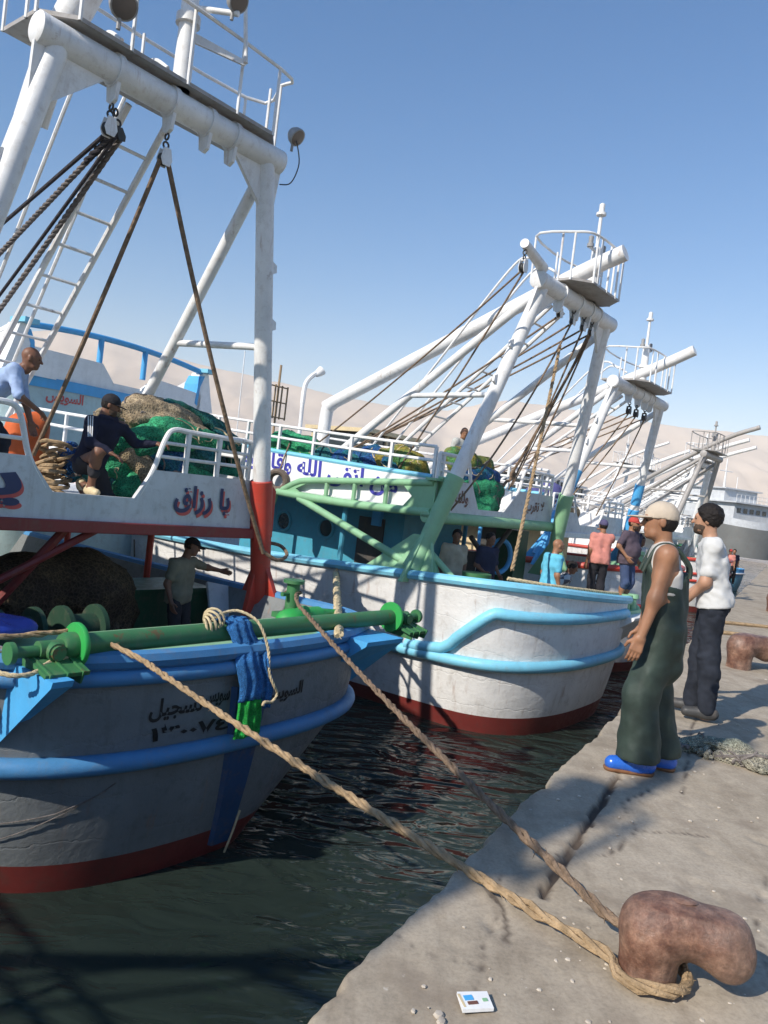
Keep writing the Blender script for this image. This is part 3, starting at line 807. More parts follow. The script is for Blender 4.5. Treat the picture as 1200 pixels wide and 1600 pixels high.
    P(MB().beam((-pe - .2, pv, pb - .06), (pe + .2, pv, pb - .06), .2, .13) if not c.get('round_beam') else MB().cyl((-pe - .2, pv - .03, pb - .05), (pe + .2, pv - .03, pb - .05), .1), 'panel_beam', c['pbeam_mat'], bevel=.01)
    uL = c.get('ud_len', 6.5)
    P(MB().box((0, pv + uL / 2 + .04, ud - .05), (pe * 2, uL, .1)), 'upper_deck', c.get('ud_mat', 'panel_grey'), smooth=0)
    # rails standing on the after panel, rounded at the gap
    tr = c['rail_t']
    for s, e0, e1 in ((1, n1t, pe - .06), (-1, -n0t, pe - .06)):
        r = MB(); h = tr - pt; x0 = e0 - s * 0 + .03
        r.tube(catmull([(s * (n1 if s > 0 else -n0) * 1.0 + s * .08, pv, nb + .04), (s * (x0 - .03), pv, pt), (s * (x0 + .09), pv, pt + h * .75), (s * (x0 + .2), pv, tr), (s * (x0 + .5), pv, tr), (s * e1, pv, tr)], 5), .032, 8)
        for k in (1 / 3, 2 / 3): r.cyl((s * (x0 + .08 * k), pv, pt + h * k), (s * e1, pv, pt + h * k), .022, seg=7)
        for x in (x0 + .42, x0 + .9, e1):
            if x <= e1: r.beam((s * x, pv, pt - .02), (s * x, pv, tr), .05, .05)
        P(r, 'panel_railing', c.get('prail_mat', lm))
    # bulwark of the upper deck along each side
    for s in (-1, 1):
        sb = MB(); v0, v1 = pv + .1, pv + uL; x = s * (pe - .08)
        sb.prism([(x, v0, pb + .0), (x, v1, pb + .02), (x, v1, pt + c.get('side_rise', .3)), (x, (v0 + v1) / 2, pt + c.get('side_rise', .3) * .42), (x, v0, pt + .02)], (s * .05, 0, 0))
        side = P(sb, 'side_panel', c['side_mat'], smooth=0)
        rr = MB(); f_t = lambda k: pt + .02 + c.get('side_rise', .3) * k ** 1.2
        if c.get('side_cap'):
            P(MB().tube([(x + s * .025, v0 + (v1 - v0) * k, f_t(k)) for k in [i / 6 for i in range(7)]], .045, 8), 'side_cap', c['side_cap'], side)
        N_ = 7
        for hgt in (.5, .27): rr.tube([(x, v0 + (v1 - v0) * k, f_t(k) + hgt) for k in [i / 6 for i in range(7)]], .028, 7)
        for i in range(N_ + 1): k = i / N_; rr.beam((x, v0 + (v1 - v0) * k, f_t(k) - .02), (x, v0 + (v1 - v0) * k, f_t(k) + .5), .05, .05)
        P(rr, 'side_railing', c.get('prail_mat', lm))
        # pillars under the upper deck
        pil = MB()
        for vv in (pv + 1.9, pv + 4.2): P(MB().cyl((s * (pe - .1), vv, dz), (s * (pe - .1), vv, ud), .05, seg=8), 'deck_pillar', c.get('pillar_mat', c['foot_mat']))
    # deckhouse and wheelhouse
    dh = c['house_v']; hw = c.get('house_w', 1.6)
    hs = P(MB().box((0, dh + 2.2, (dz + ud) / 2), (hw * 2, 4.4, ud - dz - .12)), 'deckhouse', c['house_mat'], smooth=0)
    if lod < 2:
        dr = MB(); dr.box((-hw - .01, dh + .75, dz + .85), (.04, .62, 1.5)); P(dr, 'door', 'dark_steel', hs)
        for vv in (dh + 1.9, dh + 3.1):
            P(MB().torus((-hw - .01, vv, dz + 1.25), (1, 0, 0), .2, .035, 20, 8), 'porthole', c['house_mat'], hs)
            P(MB().cyl((-hw - .005, vv, dz + 1.25), (-hw + .02, vv, dz + 1.25), .19), 'pane', 'window', hs)
    if c.get('wheel', True):
     wh = MB(); wz = ud + .02; wv = pv + c.get('wheel_v', 6.6)
     wh.box((0, wv + 1.2, wz + .55), (2.6, 2.4, 1.1)); wh.box((0, wv + 1.2, wz + 2.02), (2.9, 2.7, .12))
     for x in (-1.25, -.4, .4, 1.25):
      for y in (.06, 2.34): wh.box((x, wv + y, wz + 1.5), (.1, .1, .86))
     wheel = P(wh, 'wheelhouse', c.get('wheel_mat', 'white'), smooth=0)
     P(MB().box((0, wv + 1.2, wz + 1.5), (2.44, 2.24, .84)), 'wheelhouse_window', 'window', wheel, smooth=0)
    # stern roller
    if c.get('roller'):
        x0, x1, v, z, r = c['roller']; m_ = c.get('roller_mat', 'green')
        ro = P(MB().lathe((x0, v, z), (x1, v, z), [(0, r), (.002, r), (1, r)], 24), 'stern_roller', m_)
        for x, s in ((x0, -1), (x1, 1)):
            P(MB().lathe((x - .02, v, z), (x + .02, v, z), [(0, r * 1.95), (.2, r * 2.02), (.8, r * 2.02), (1, r * 1.95)], 30), 'flange', c.get('flange_mat', 'bright_green'), ro)
            b = MB(); b.lathe((x + s * .02, v, z), (x + s * .12, v, z), [(0, r * 1.2), (.7, r * 1.2), (1, r * 1.05)], 20); b.cyl((x + s * .1, v, z - .01), (x + s * .3, v, z - .01), r * .75)
            b.cyl((x + s * .28, v, z - .02), (x + s * .5, v, z - .02), r * .5); b.lathe((x + s * .48, v, z - .02), (x + s * .52, v, z - .02), [(0, r * .95), (1, r * .95)], 20)
            b.lathe((x + s * .2, v - .0, z - .02), (x + s * .2, v - .13, z - .02), [(0, .07), (.8, .07), (.81, .055), (1, .055)], 14)
            for k in (.08, .2, .33): b.prism([(x + s * k, v - .3, z - .12), (x + s * k, v + .12, z - .02), (x + s * k, v + .12, z - .2), (x + s * k, v - .26, z - .22)], (s * .015, 0, 0))
            b.box((x + s * .2, v - .1, z - .1), (.34, .36, .03), Matrix.Rotation(R(14), 3, 'X'))
            P(b, 'roller_bearing', m_, ro)
    T['_'] = 0; del T['_']
    return T, H

def flat(u0, v, z0, sx=1, slope=0.0):
    return lambda x, y: (u0 + sx * x, v, z0 + y + slope * x)

def block(parent, top, length, name='pulley_block', s=.1, mat='white', tilt=(0, 0, 0)):
    """chain link, two cheeks and a sheave hanging from top"""
    t = Vector(top); b = MB(); d = (Vector((0, 0, -1)) + Vector(tilt)).normalized()
    e = t + d * length; x, y, _ = frame_for(d)
    n = max(2, int(length / .07)); lk = MB()
    for i in range(n):
        c_ = t + d * (length * (i + .5) / n); ax = x if i % 2 else y
        lk.torus(c_, ax, .033, .011, 12, 6)
    for k in (-1, 1):
        o = e + x * (k * s * .42)
        b.prism([o + y * (-s * .5) - d * s * .1, o + y * (s * .5) - d * s * .1, o + y * (s * .85) + d * s * 1.3, o + y * (s * .5) + d * s * 2.1, o - y * (s * .5) + d * s * 2.1, o - y * (s * .85) + d * s * 1.3], x * (k * s * .12))
    b.cyl(e - x * s * .5 - d * 0, e + x * s * .5, s * .2, seg=10)
    o = b.build(name, M[mat], parent, bevel=.006)
    lk.build('chain', M['dark_steel'], o)
    MB().lathe(e + d * s * 1.2 - x * s * .3, e + d * s * 1.2 + x * s * .3, [(0, s * .8), (.25, s * .6), (.75, s * .6), (1, s * .8)], 18).build('sheave', M['dark_steel'], o)
    return e + d * s * 1.5
# ------------------------------------------------------------------ the boats
base = dict(ub=2.5, ut=1.48, rails=[(-.12, .065), (-.82, .082)], leg_mat='white', wedge=None)
cA = dict(base, wheel=False, wedge_in_port=1.86, wedge_in=1.4, hull=dict(zg=.02, dip=.1, skew=.68), hull_mat='hull_grey', boot_mat='boot_red', boot=.26, rail_mat='blue', strake=True, wedge='sky_blue', plat=(1.5, 1.82, 2.75),
          vb=2.45, zf=-.22, vt=2.0, zbm=5.4, joint_z=1.52, foot_mat='red', leg_box=True, pan_b=.86, pan_t=1.5, pan_e=2.06, notch=(-.66, .32, -.94, .55, 1.15),
          rail_t=2.0, ud=1.08, pan_mat='panel_grey', pbeam_mat='dark_red', side_mat='white', house_v=9.6, house_mat='dark_green', stay_v=1.9, stay_u=1.4,
          roller=(-1.65, 2.25, 0, .15, .085), boom=[(-.98, 3.1, 5.0), (-.95, 2.75, 5.75), (-.8, 2.3, 6.6), (-.62, 1.7, 7.9)], boom_r=.17, mast_u=.04, mast_h=2.3, after_mat='pale_green', after_h=.035, lad_more=.9)
TA, HA = trawler('blue-railed grey trawler with red gallows feet and a green stern roller, nearest boat', (-1.166, 7.065), (-.785, .62), cA)
cB = dict(base, hull=dict(zg=.25, dip=.36, hb=2.62, heel=.075), hull_mat='hull_white', boot_mat='boot_red', boot=.3, rail_mat='light_blue', rails=[(-.8, .09)], wedge='white',
          vb=2.05, zf=.3, vt=1.0, zbm=5.22, joint_z=1.95, foot_mat='pale_green', pan_b=1.3, pan_t=1.88, pan_e=2.16, notch=(-.75, .18, -1.05, .7, 1.45),
          rail_t=2.3, ud=1.38, pan_mat='panel_grey', pbeam_mat='pale_green', round_beam=True, side_mat='white_clean', side_rise=.34, side_cap='light_blue', house_v=3.4, house_w=1.0, house_mat='teal_blue',
          wheel=False, stay_v=2.6, stay_u=1.5, boom=[(0, 6.6, 1.4), (0, 6.6, 3.05), (0, 6.45, 3.3), (0, 6.2, 3.45), (0, 1.5, 5.55), (0, .25, 6.05)], boom_r=.14, mast_u=.5, mast_h=1.55, plat=(.85, .5, 1.5), wedge_sides=(1,), wedge_in=1.0, wedge_out=2.3, wedge_z=-.12, deck_z=-.56, mid_rail=False,
          after_mat='cream', after_z=-.08, after_v=.9, after_u=1.0, pillar_mat='teal_blue')
TB, HB = trawler('white trawler with pale green gallows feet and blue Arabic lettering, second boat', (3.70, 12.91), (-.79, .61), cB)
cC = dict(base, hull=dict(zg=.5, dip=.3, hb=2.7), hull_mat='hull_white', boot_mat='boot_red', rail_mat='red', rails=[(-.35, .05), (-.75, .06)], vb=2.0, zf=.4, vt=1.1, zbm=4.75, ub=2.65, ut=1.8,
          joint_z=1.9, foot_mat='sky_blue', pan_b=1.1, pan_t=1.6, pan_e=2.3, notch=(-.6, .5, -.9, .8, 1.3), rail_t=2.0, ud=1.25, pan_mat='panel_grey', pbeam_mat='white', side_mat='white', house_v=3.2, house_mat='cream',
          wheel_mat='cream', boom=[(0, 6.4, 1.4), (0, 6.4, 2.9), (0, 5.8, 3.25), (0, 1.3, 5.2), (0, -.1, 5.85)], boom_r=.13, mast_h=1.7, plat=(1.1, .6, 1.7), lod=1, after_mat='pale_green', after_z=-.2)
TC, HC = trawler('white trawler with red stripes and sky-blue gallows feet, third boat', (6.9, 18.75), (-.79, .61), cC)
cD = dict(base, hull=dict(zg=.3), hull_mat='hull_white', boot_mat='boot_red', rail_mat='red', rails=[(-.3, .06), (-.6, .06)], leg_mat='galv', foot_mat='white', vb=2.0, zf=.2, vt=1.0, zbm=4.8, ub=2.3, ut=1.3,
          joint_z=1.9, pan_b=1.1, pan_t=1.6, pan_e=2.0, notch=(-.6, .5, -.9, .8, 1.3), rail_t=2.0, ud=1.25, pan_mat='white', pbeam_mat='white', side_mat='white', house_v=3.2, house_mat='white', lod=2,
          boom=[(0, 7, 1.4), (0, 1.3, 5.2), (0, -.8, 6.2)], boom_r=.1, mast_h=1.2)
trawler('far trawler with dark rusty gallows beyond the white ones', (14.9, 33.5), (-.79, .61), cD)
cE = dict(cD, leg_mat='white', foot_mat='white', boom=[(0, 8, 1.4), (0, 1.3, 5.2), (0, -1.6, 6.4)], rail_mat='light_blue')
trawler('small-looking distant trawler with white gallows, last of the row', (18.7, 43.5), (-.79, .61), cE)
cF = dict(cE, rail_mat='red', boom=[(0, 8, 1.4), (0, 1.3, 5.2), (0, -1.0, 6.2)])
trawler('third white trawler from the far end, wedged between the pale-geared ones', (16.6, 38.5), (-.79, .61), cF)
for i_, (o_, lab_) in enumerate((((17.0, 47.5), 'far white trawler with a long pale boom behind the men on the quay'), ((21.6, 53.0), 'far trawler with green-striped boom near the grey ship'), ((18.6, 58.0), 'farthest little trawler, its white gear half lost in the haze'))):
    trawler(lab_, o_, (-.84, .54), dict(cE, zbm=4.6 + .5 * i_, mast_h=1.6 + .4 * i_, rail_mat=('red', 'green', 'light_blue')[i_], boom=[(0, 8, 1.4), (0, 1.3, 5.0 + .5 * i_), (0, -1.2 - i_ * .4, 6.2 + .7 * i_)]))
# the next boat on the near side: out of the picture, its gallows placed to shade the quay
cZ = dict(cA, hull=dict(zg=.1), vb=.9, vt=-.7, roller=None, plat=(.32, -.95, -.4), boom=None, rail_mat='green', hull_mat='hull_white', foot_mat='green', wedge=None, lod=1, house_mat='white')
TZ, HZ = trawler('white trawler with green rails moored just left of the grey one', (-5.3, -1.6), (-.785, .62), cZ)

# ---- details of the grey boat (A)
def AP(mb, name, mat, par=TA, **k): return mb.build(name, M[mat], par, **k)
for w_, sx in (('يا رزاق', 1),):
    for mt, dx, dy, v in (('red_letter', .03, -.035, 2.412), ('navy_letter', 0, 0, 2.406)):
        put_text('boat_name', w_, M[mt], TA, flat(.86 + dx, v, 1.0 + dy, slope=.0), .86, .36)
        put_text('boat_name', 'يا', M[mt], TA, flat(-1.62 + dx, v, .98 + dy), .62, .5)
def on_hull(H, u0, z0, out=.006, slope=0.0):
    def f(x, y): u, z = u0 + x, z0 + y + slope * x; return (u, H.v_at(u, z, out), z)
    return f
put_text('port_registry', 'تسجيل', M['black_letter'], TA, on_hull(HA, -1.02, -.52), .5, .2, sub=2)
put_text('port_registry', 'سويس', M['black_letter'], TA, on_hull(HA, -.5, -.46), .26, .13, sub=2)
put_text('registration_number', '١٣٠٠٧٤', M['black_letter'], TA, on_hull(HA, -.98, -.69), .78, .15, arabic=False, sub=2)
put_text('port_registry', 'السويس', M['black_letter'], TA, on_hull(HA, .22, -.55, slope=.05), .5, .17, sub=2)
# rudder trunk down the stern
b = MB()
for zz0, zz1 in ((-.3, WL + .1),):
    N_ = 10; prev = None; pts = []
    for i in range(N_ + 1):
        z = zz0 + (zz1 - zz0) * i / N_; w2 = .24 - .12 * i / N_; v = HA.v_at(0, z)
        pts.append([(-w2, v + .02, z), (-w2 * .8, v - .04, z), (w2 * .8, v - .04, z), (w2, v + .02, z)])
    vs = [p for r in pts for p in r]; fs = []
    for i in range(N_):
        for k in range(3): fs.append((i * 4 + k, i * 4 + k + 1, (i + 1) * 4 + k + 1, (i + 1) * 4 + k))
    b.add(vs, fs)
AP(b, 'rudder_trunk', 'trunk_shade_blue')
# lamps of the gallows
floodlight(TA, (-.93, 1.62, 5.82), (-.1, -.75, -.62), .135)
floodlight(TA, (.26, 1.5, 6.5), (.1, -.8, -.55), .12)
floodlight(TA, (1.62, 1.86, 5.74), (.2, -.75, -.6), .11)
b = MB(); b.cyl((.04, 2, 6.45), (.3, 1.5, 6.38), .03); b.prism([(.1, 1.95, 6.1), (.62, 1.7, 6.05), (.66, 1.72, 6.12), (.1, 1.95, 6.2)], (0, .03, 0)); b.tube([(.62, 1.7, 6.08), (.55, 1.75, 6.8), (.1, 1.95, 6.95)], .025, 7); AP(b, 'lamp_bracket', 'white')
b = MB(); b.tube(catmull([(1.62, 1.84, 5.68), (1.72, 1.86, 5.45), (1.66, 1.9, 5.2), (1.5, 1.92, 5.12)], 5), .008, 5); AP(b, 'lamp_cable', 'dark_steel')
# running blocks and cables
e1 = block(TA, (-.72, 2.0, 5.08), .15, s=.085); e1b = block(TA, (-.66, 2.04, 5.08), .2, s=.06, mat='dark_steel', tilt=(.35, 0, 0))
e2 = block(TA, (-.06, 2.0, 5.08), .18, s=.085)
def cable(pts, r, mat, tw=True, name='rigging_rope', fray=0.0):
    b = MB()
    if tw: twisted(b, pts, r, fray=fray)
    else: b.tube(pts, r, 8)
    return AP(b, name, mat)
w0 = Vector((-.3, 5.6, 0))
cable(sag(e1, (-.25, 8.86, 3.33), .03), .022, 'rope_black', False)
cable(sag(e1 + Vector((.05, 0, 0)), (-.2, 8.84, 2.57), .04), .03, 'rope_grey')
cable(sag(e1 + Vector((.08, 0, -.02)), (-.14, 8.9, 1.2), .04), .02, 'rope_black', False)
cable(sag(e1b, (-.2, 8.3, 1.12), .05), .03, 'rope_grey')
cable([e1 + Vector((.06, .0, -.0)), e1.lerp(Vector((-.4, 6.2, 3.5)), .12) + Vector((.03, 0, -.03))], .035, 'rope_black', True, fray=.5)
cable(sag(e2 - Vector((.05, 0, 0)), (-.36, 3.5, 1.5), .06), .026, 'rope_dark', False)
cable(sag(e2 + Vector((.05, 0, 0)), (2.12, 2.1, .58), .16), .027, 'rope_dark', False)
b = MB(); b.tube(catmull([(2.12, 2.1, .6), (2.3, 2.02, .5), (2.55, 2.1, .56), (2.6, 2.3, .66), (2.4, 2.42, .68), (2.2, 2.25, .62)], 5), .025, 7); AP(b, 'rope_end', 'rope_dark')
AP(MB().cyl((-.25, 8.9, 1.08), (-.25, 8.9, 3.6), .06, seg=10), 'rigging_post', 'white')
# braces under the red beam, winch, bitts
b = MB(); b.cyl((-.38, 2.5, .82), (-.95, 2.8, -.1), .05, seg=8); b.cyl((.05, 2.5, .82), (-1.35, 2.7, -.02), .045, seg=8); AP(b, 'beam_brace', 'dark_red')
AP(MB().box((-2.38, 3.9, 0), (.04, 6.2, 1.9)), 'added_shade_screen', 'dark_green')  # unseen screen added to keep the sun off the space under the upper deck
b = MB()
for u in (-1.35, -.72): b.lathe((u - .2, 1.55, -.12), (u + .2, 1.55, -.12), [(0, .24), (.12, .24), (.13, .15), (.87, .15), (.88, .24), (1, .24)], 22)
b.box((-1.03, 1.7, -.4), (1.2, .5, .2)); AP(b, 'winch', 'winch_shade_green')
b = MB(); b.lathe((1.42, .8, 0), (1.42, .8, .46), [(0, .075), (.9, .075), (.92, .12), (1, .12)], 18); b.cyl((1.25, .8, .3), (1.42, .8, .3), .025); b.box((1.42, .8, .05), (.3, .3, .06)); AP(b, 'bitt', 'green')
b = MB(); b.ball((1.2, .55, .07), (.2, .16, .12)); b.lathe((1.3, .6, .07), (2.1, .68, .06), [(0, .1), (.2, .13), (.22, .11), (.5, .11), (.52, .09), (1, .05)], 16); AP(b, 'fairlead', 'bright_green')
b = MB(); b.box((2.5, 2.9, -.28), (1.0, .05, .55), Matrix.Rotation(R(-35), 3, 'X') @ Matrix.Rotation(R(12), 3, 'Y')); AP(b, 'hatch_board', 'panel_grey', bevel=.01)
b = MB(); b.box((1.6, 3.6, -.55), (1.2, .8, .9)); b.box((1.6, 3.6, -.09), (1.3, .9, .05)); AP(b, 'fish_box_cover', 'dark_green')

for pp in ([(-1.26, -1.06), (-1.59, -1.22), (-2.15, -1.36)], [(-1.2, -1.0), (-1.31, -1.08), (-1.95, -1.48)]):
    AP(MB().tube([(u, HA.v_at(u, z, .012), z) for u, z in [tuple(q) for q in [Vector(pp[0]).lerp(Vector(pp[1]), k / 5) for k in range(6)] + [Vector(pp[1]).lerp(Vector(pp[2]), k / 8) for k in range(1, 9)]]], .0045, 5), 'hull_line', 'rope_grey')
AP(MB().tube([(.14, HA.v_at(.14, -1.6, .05), -1.55), (.1, HA.v_at(.1, -1.7, .05), -1.75), (.05, HA.v_at(.05, -1.9, .05), -2.0)], .011, 6), 'hull_line', 'rope_cream')

# ---- details of the white boat (B)
def BP(mb, name, mat, par=TB, **k): return mb.build(name, M[mat], par, **k)
xs_ = -cB['pan_e'] + .08 - .056
def side_txt(v0, z0, sl): return lambda x, y: (xs_, v0 - x, z0 + y - sl * x)
put_text('hull_motto', 'من اتقى الله وقاه ومن', M['blue_letter'], TB, side_txt(7.1, 1.72, .062), 4.3, .42)
put_text('stern_motto', 'ولك اينا', M['brown_letter'], TB, flat(-1.92, 2.012, 1.46), .8, .28)
put_text('stern_motto', 'لا تقرب', M['brown_letter'], TB, flat(1.0, 2.012, 1.46), .8, .28)
# curved upper rub rail that springs from the lower one
path = []
for i in range(41):
    k = i / 40
    pl = HB.plan(HB.fz(-.35)); 
rp = HB.rail_path(-.2, .03, 2.1)
b = MB(); pts = []
n_ = len(rp)
for i, (x, y, z) in enumerate(rp):
    t = i / (n_ - 1)
    if t > .62: break
    zz = -.8 + .78 * min(1, max(0, (t - .02) / .13)) ** .7 if t < .15 else -.02 - .12 * (t - .15)
    f = HB.fz(zz); hb = HB.hb(f) + .03
    if y < HB.vs(f) + HB.a: 
        yy = HB.v_at(x * hb / (HB.hb(HB.fz(-.2)) + .03), zz, .03); pts.append((x * hb / (HB.hb(HB.fz(-.2)) + .03), yy, zz))
    else: pts.append((-hb, y, zz))
b.tube(catmull(pts, 2), .09, 10); BP(b, 'rub_rail', 'light_blue')
# swinging gallows arm along the port side
b = MB(); x = -2.24
up = [(x, 2.0, 1.8), (x, 3.4, 1.7), (x, 4.7, 1.6), (x, 5.05, 1.53), (x, 5.4, 1.36)]
lo_ = [(x, 2.0, 1.32), (x, 3.6, 1.28), (x, 5.0, 1.3), (x, 5.75, 1.33)]
b.tube(catmull(up, 5), .06, 10); b.tube(catmull(lo_, 5), .075, 10)
for v in (2.95, 3.65, 4.3): b.cyl((x, v, 1.28), (x, v, 1.74 - (v - 2.95) * .06), .04, seg=8)
b.prism([(x - .02, 1.95, 1.82), (x - .02, 2.65, 1.76), (x - .02, 2.4, 1.55), (x - .02, 2.6, 1.33), (x - .02, 1.95, 1.3)], (.04, 0, 0))
b.prism([(x - .02, 4.65, 1.6), (x - .02, 5.05, 1.55), (x - .02, 5.5, 1.34), (x - .02, 4.9, 1.32), (x - .02, 5.05, 1.42)], (.04, 0, 0))
b.prism([(x - .03, 5.5, 1.38), (x - .03, 5.8, 1.4), (x - .03, 5.75, 1.1), (x - .03, 5.62, .95), (x - .03, 5.55, 1.15)], (.06, 0, 0))
BP(b, 'swing_arm', 'pale_green')
BP(MB().cyl((x, 4.95, 1.25), (-2.42, 2.3, .5), .065), 'arm_strut', 'pale_green')
b = MB(); b.prism([(-2.1, 1.95, 1.92), (-1.75, 1.95, 1.92), (-1.85, 1.95, 1.35), (-2.1, 1.95, 1.2)], (0, .1, 0)); b.box((-2.2, 2.0, 1.86), (.32, .2, .04)); b.box((-2.2, 2.0, 1.26), (.32, .2, .04)); BP(b, 'hinge_plate', 'pale_green')
BP(MB().prism([(-2.46, 1.55, .36), (-2.46, 3.05, .3), (-2.36, 2.2, .95), (-2.36, 1.95, .95)], (.05, 0, 0)), 'gallows_web', 'pale_green')
BP(MB().cyl((-2.4, 1.3, .35), (-2.3, 1.95, .75), .05), 'web_brace', 'pale_green')
# outrigger arm at the port end of the crossbeam, blocks and falls
BP(MB().lathe((-1.4, 1.0, 5.42), (-2.35, .85, 5.5), [(0, .09), (1, .07)], 14), 'outrigger', 'white')
ob = block(TB, (-2.3, .85, 5.42), .16, s=.09)
def bc(pts, r=.016, mat='rope_dark'): return BP(MB().tube(pts, r, 7), 'rigging_rope', mat)
bc(sag(ob, (-1.2, 6.6, 1.7), .1)); bc(sag(ob + Vector((.05, 0, 0)), (-1.9, 3.0, 2.0), .05))
for u in (-.62, -.1, .35, .7):
    eb = block(TB, (u, 1.0, 5.1), .12, s=.075, mat='white')
    bc(sag(eb, (u * .5 - .3, 6.0, 2.1 + u * .3), .08), .018)
    if u > 0: bc(sag(eb, (u + .6, 2.4, 1.9), .1), .018)
bc(sag((-.1, 1.0, 4.9), (-2.05, 1.75, 1.4), .25), .017); bc(sag((.72, 1.0, 4.9), (1.2, 2.5, 2.25), .06), .028, 'rope_dark'); bc(sag((.6, .98, 4.9), (1.45, 2.6, 2.0), .04), .014)
b = MB(); b.torus((1.22, 2.5, 2.2), (0, 1, 0), .07, .03, 14, 7); b.tube(catmull([(1.2, 2.5, 2.3), (1.15, 2.5, 2.1), (1.0, 2.5, 2.05), (.9, 2.5, 1.95)], 4), .03, 7); BP(b, 'rope_coil', 'rope_dark')
# thick warp running from the stern up under the lettered panel
b = MB(); twisted(b, sag((-2.0, .55, .62), (.45, 1.45, 4.6), .12), .03, fray=.3); BP(b, 'trawl_warp', 'rope')
# quarter fittings
for sx in (1,):
    b = MB(); u0 = sx * 1.7; zq = -.08
    for du in (-.16, .16): b.lathe((u0 + du, .0, zq - .05), (u0 + du, .0, zq + .3), [(0, .09), (.1, .075), (.75, .07), (.8, .11), (1, .1)], 14)
    b.box((u0, .0, zq - .02), (.62, .26, .08)); b.box((u0, .0, zq + .15), (.5, .07, .07)); b.ball((u0 + .35, .02, zq), .11); b.ball((u0 - .38, .05, zq), .1); BP(b, 'double_bitt', 'pale_green')
b = MB(); twisted(b, catmull([(-2.2, .5, .5), (-1.6, .1, .45), (-.6, -.06, .38), (.4, -.08, .3), (1.0, -.02, .26)], 6), .03); BP(b, 'deck_rope', 'rope_cream')
# gear under the upper deck
b = MB()
b.box((.9, 3.3, .1), (1.2, .1, .9)); b.cyl((.1, 2.6, .9), (1.2, 2.6, .2), .05); b.cyl((.3, 2.5, .2), (1.4, 2.5, 1.1), .05); BP(b, 'net_frame', 'dark_steel')
b = MB(); b.torus((1.2, 2.55, .55), (.2, 1, 0), .33, .05, 24, 8); BP(b, 'hose_ring', 'sky_blue')
b = MB(); b.box((1.9, 2.7, .3), (.5, .5, 1.6)); BP(b, 'locker', 'dark_green')
b = MB(); b.lathe((-1.75, 1.3, -.55), (-1.75, 1.3, .45), [(0, .2), (.9, .22), (.92, .24), (1, .24)], 18); BP(b, 'drum', 'green')
BP(MB().box((-.75, 4.0, 1.1), (.7, .2, .4)), 'screen', 'sky_blue')

b = MB(); b.cyl((1.1, 8.4, 1.38), (1.1, 8.45, 3.5), .05); b.tube(catmull([(1.1, 8.45, 3.45), (1.12, 8.45, 3.9), (1.2, 8.4, 4.1), (1.35, 8.35, 4.25)], 4), .06, 8); b.lathe((1.35, 8.35, 4.2), (1.5, 8.3, 4.35), [(0, .06), (.4, .1), (1, .12)], 10); BP(b, 'signal_lamp', 'white')
b = MB(); b.cyl((-.9, 8.4, 1.38), (-.95, 8.4, 4.3), .012, seg=5); BP(b, 'aerial', 'white')
# ---- third boat
def CP(mb, name, mat, par=TC, **k): return mb.build(name, M[mat], par, **k)
for s in (-1, 1):
    b = MB()
    a_ = Vector((s * 2.65, 2.0, .45)); t_ = Vector((s * 1.62, 1.1, 4.75)); d = t_ - a_
    for f0, f1, mt in ((.37, .5, 'sky_blue'), (.26, .36, 'white')): CP(MB().cyl(a_ + d * f0, a_ + d * f1, .135), 'painted_band', mt)
for u in (-.6, -.1, .5):
    eb = block(TC, (u, 1.1, 4.45), .1, s=.09, mat='dark_steel')
    CP(MB().tube(sag(eb, (u * .5 - .4, 6.2, 1.9), .08), .018, 6), 'rigging_rope', 'rope_dark')
    CP(MB().tube(sag(eb + Vector((.05, 0, 0)), (u + (.9 if u > 0 else -.9), 2.4, 1.6), .06), .018, 6), 'rigging_rope', 'rope_dark')
b = MB(); b.cyl((-1.6, 12.4, .5), (-1.6, 12.4, 5.2), .04, seg=7)
for z in (3.5, 4.0, 4.5): b.beam((-2.0, 12.4, z), (-1.2, 12.4, z), .05, .04)
for u in (-2.0, -1.75, -1.45, -1.2): b.beam((u, 12.38, 3.45), (u, 12.38, 4.55), .04, .04)
CP(b, 'net_frame', 'wood')
b = MB()
for u in (-1.75, -1.3): b.lathe((u, .12, .5), (u, .12, .9), [(0, .1), (.75, .08), (.8, .12), (1, .11)], 12)
b.box((-1.5, .3, .55), (.8, .5, .12)); CP(b, 'double_bitt', 'pale_green')

# ---- boat lying astern of A, only its decorated after end shows above the nets
X0 = (-5.7, 16.0)
thX = math.atan2(.88, .48)
TX = empty('fishing_trawler', (X0[0], X0[1], 0), thX, 'trawler with a blue arched rail and white pillars lying beyond the nets', 'fishing boat')
HX = Hull(zg=2.85, hb=2.6, a=1.3, n=3.0, vs=-.1, L=16, dip=.1)
def XP(mb, name, mat, par=TX, **k): return mb.build(name, M[mat], par, **k)
hx = XP(HX.shell(HX.fz(WL + .3), 1, 8, thick=.08, f_in=HX.fz(1.8)), 'hull', 'hull_teal', smooth=60); XP(HX.shell(0, HX.fz(WL + .3), 3), 'boot_topping', 'boot_red', hx, smooth=60)
XP(MB().prism([(x, y, 1.8) for x, y in HX.plan(HX.fz(1.8), -.07)], (0, 0, .05)), 'deck', 'deck', smooth=0)
XP(HX.shell(HX.fz(2.72), HX.fz(2.92), 1, out=.03), 'blue_band', 'sky_blue', hx, smooth=60)
b = MB()
for pc in ([(-2.25, 2.9), (-.15, 2.9), (-.3, 3.12), (-.58, 3.42), (-2.25, 3.42)], [(-.15, 2.9), (.45, 2.9), (.45, 3.08), (-.3, 3.08)], [(.45, 2.9), (2.3, 2.9), (2.3, 3.28), (.85, 3.38), (.5, 3.1)]):
    b.prism([(x, -.02, z) for x, z in pc], (0, .06, 0))
XP(b, 'after_panel', 'white_clean', smooth=0)
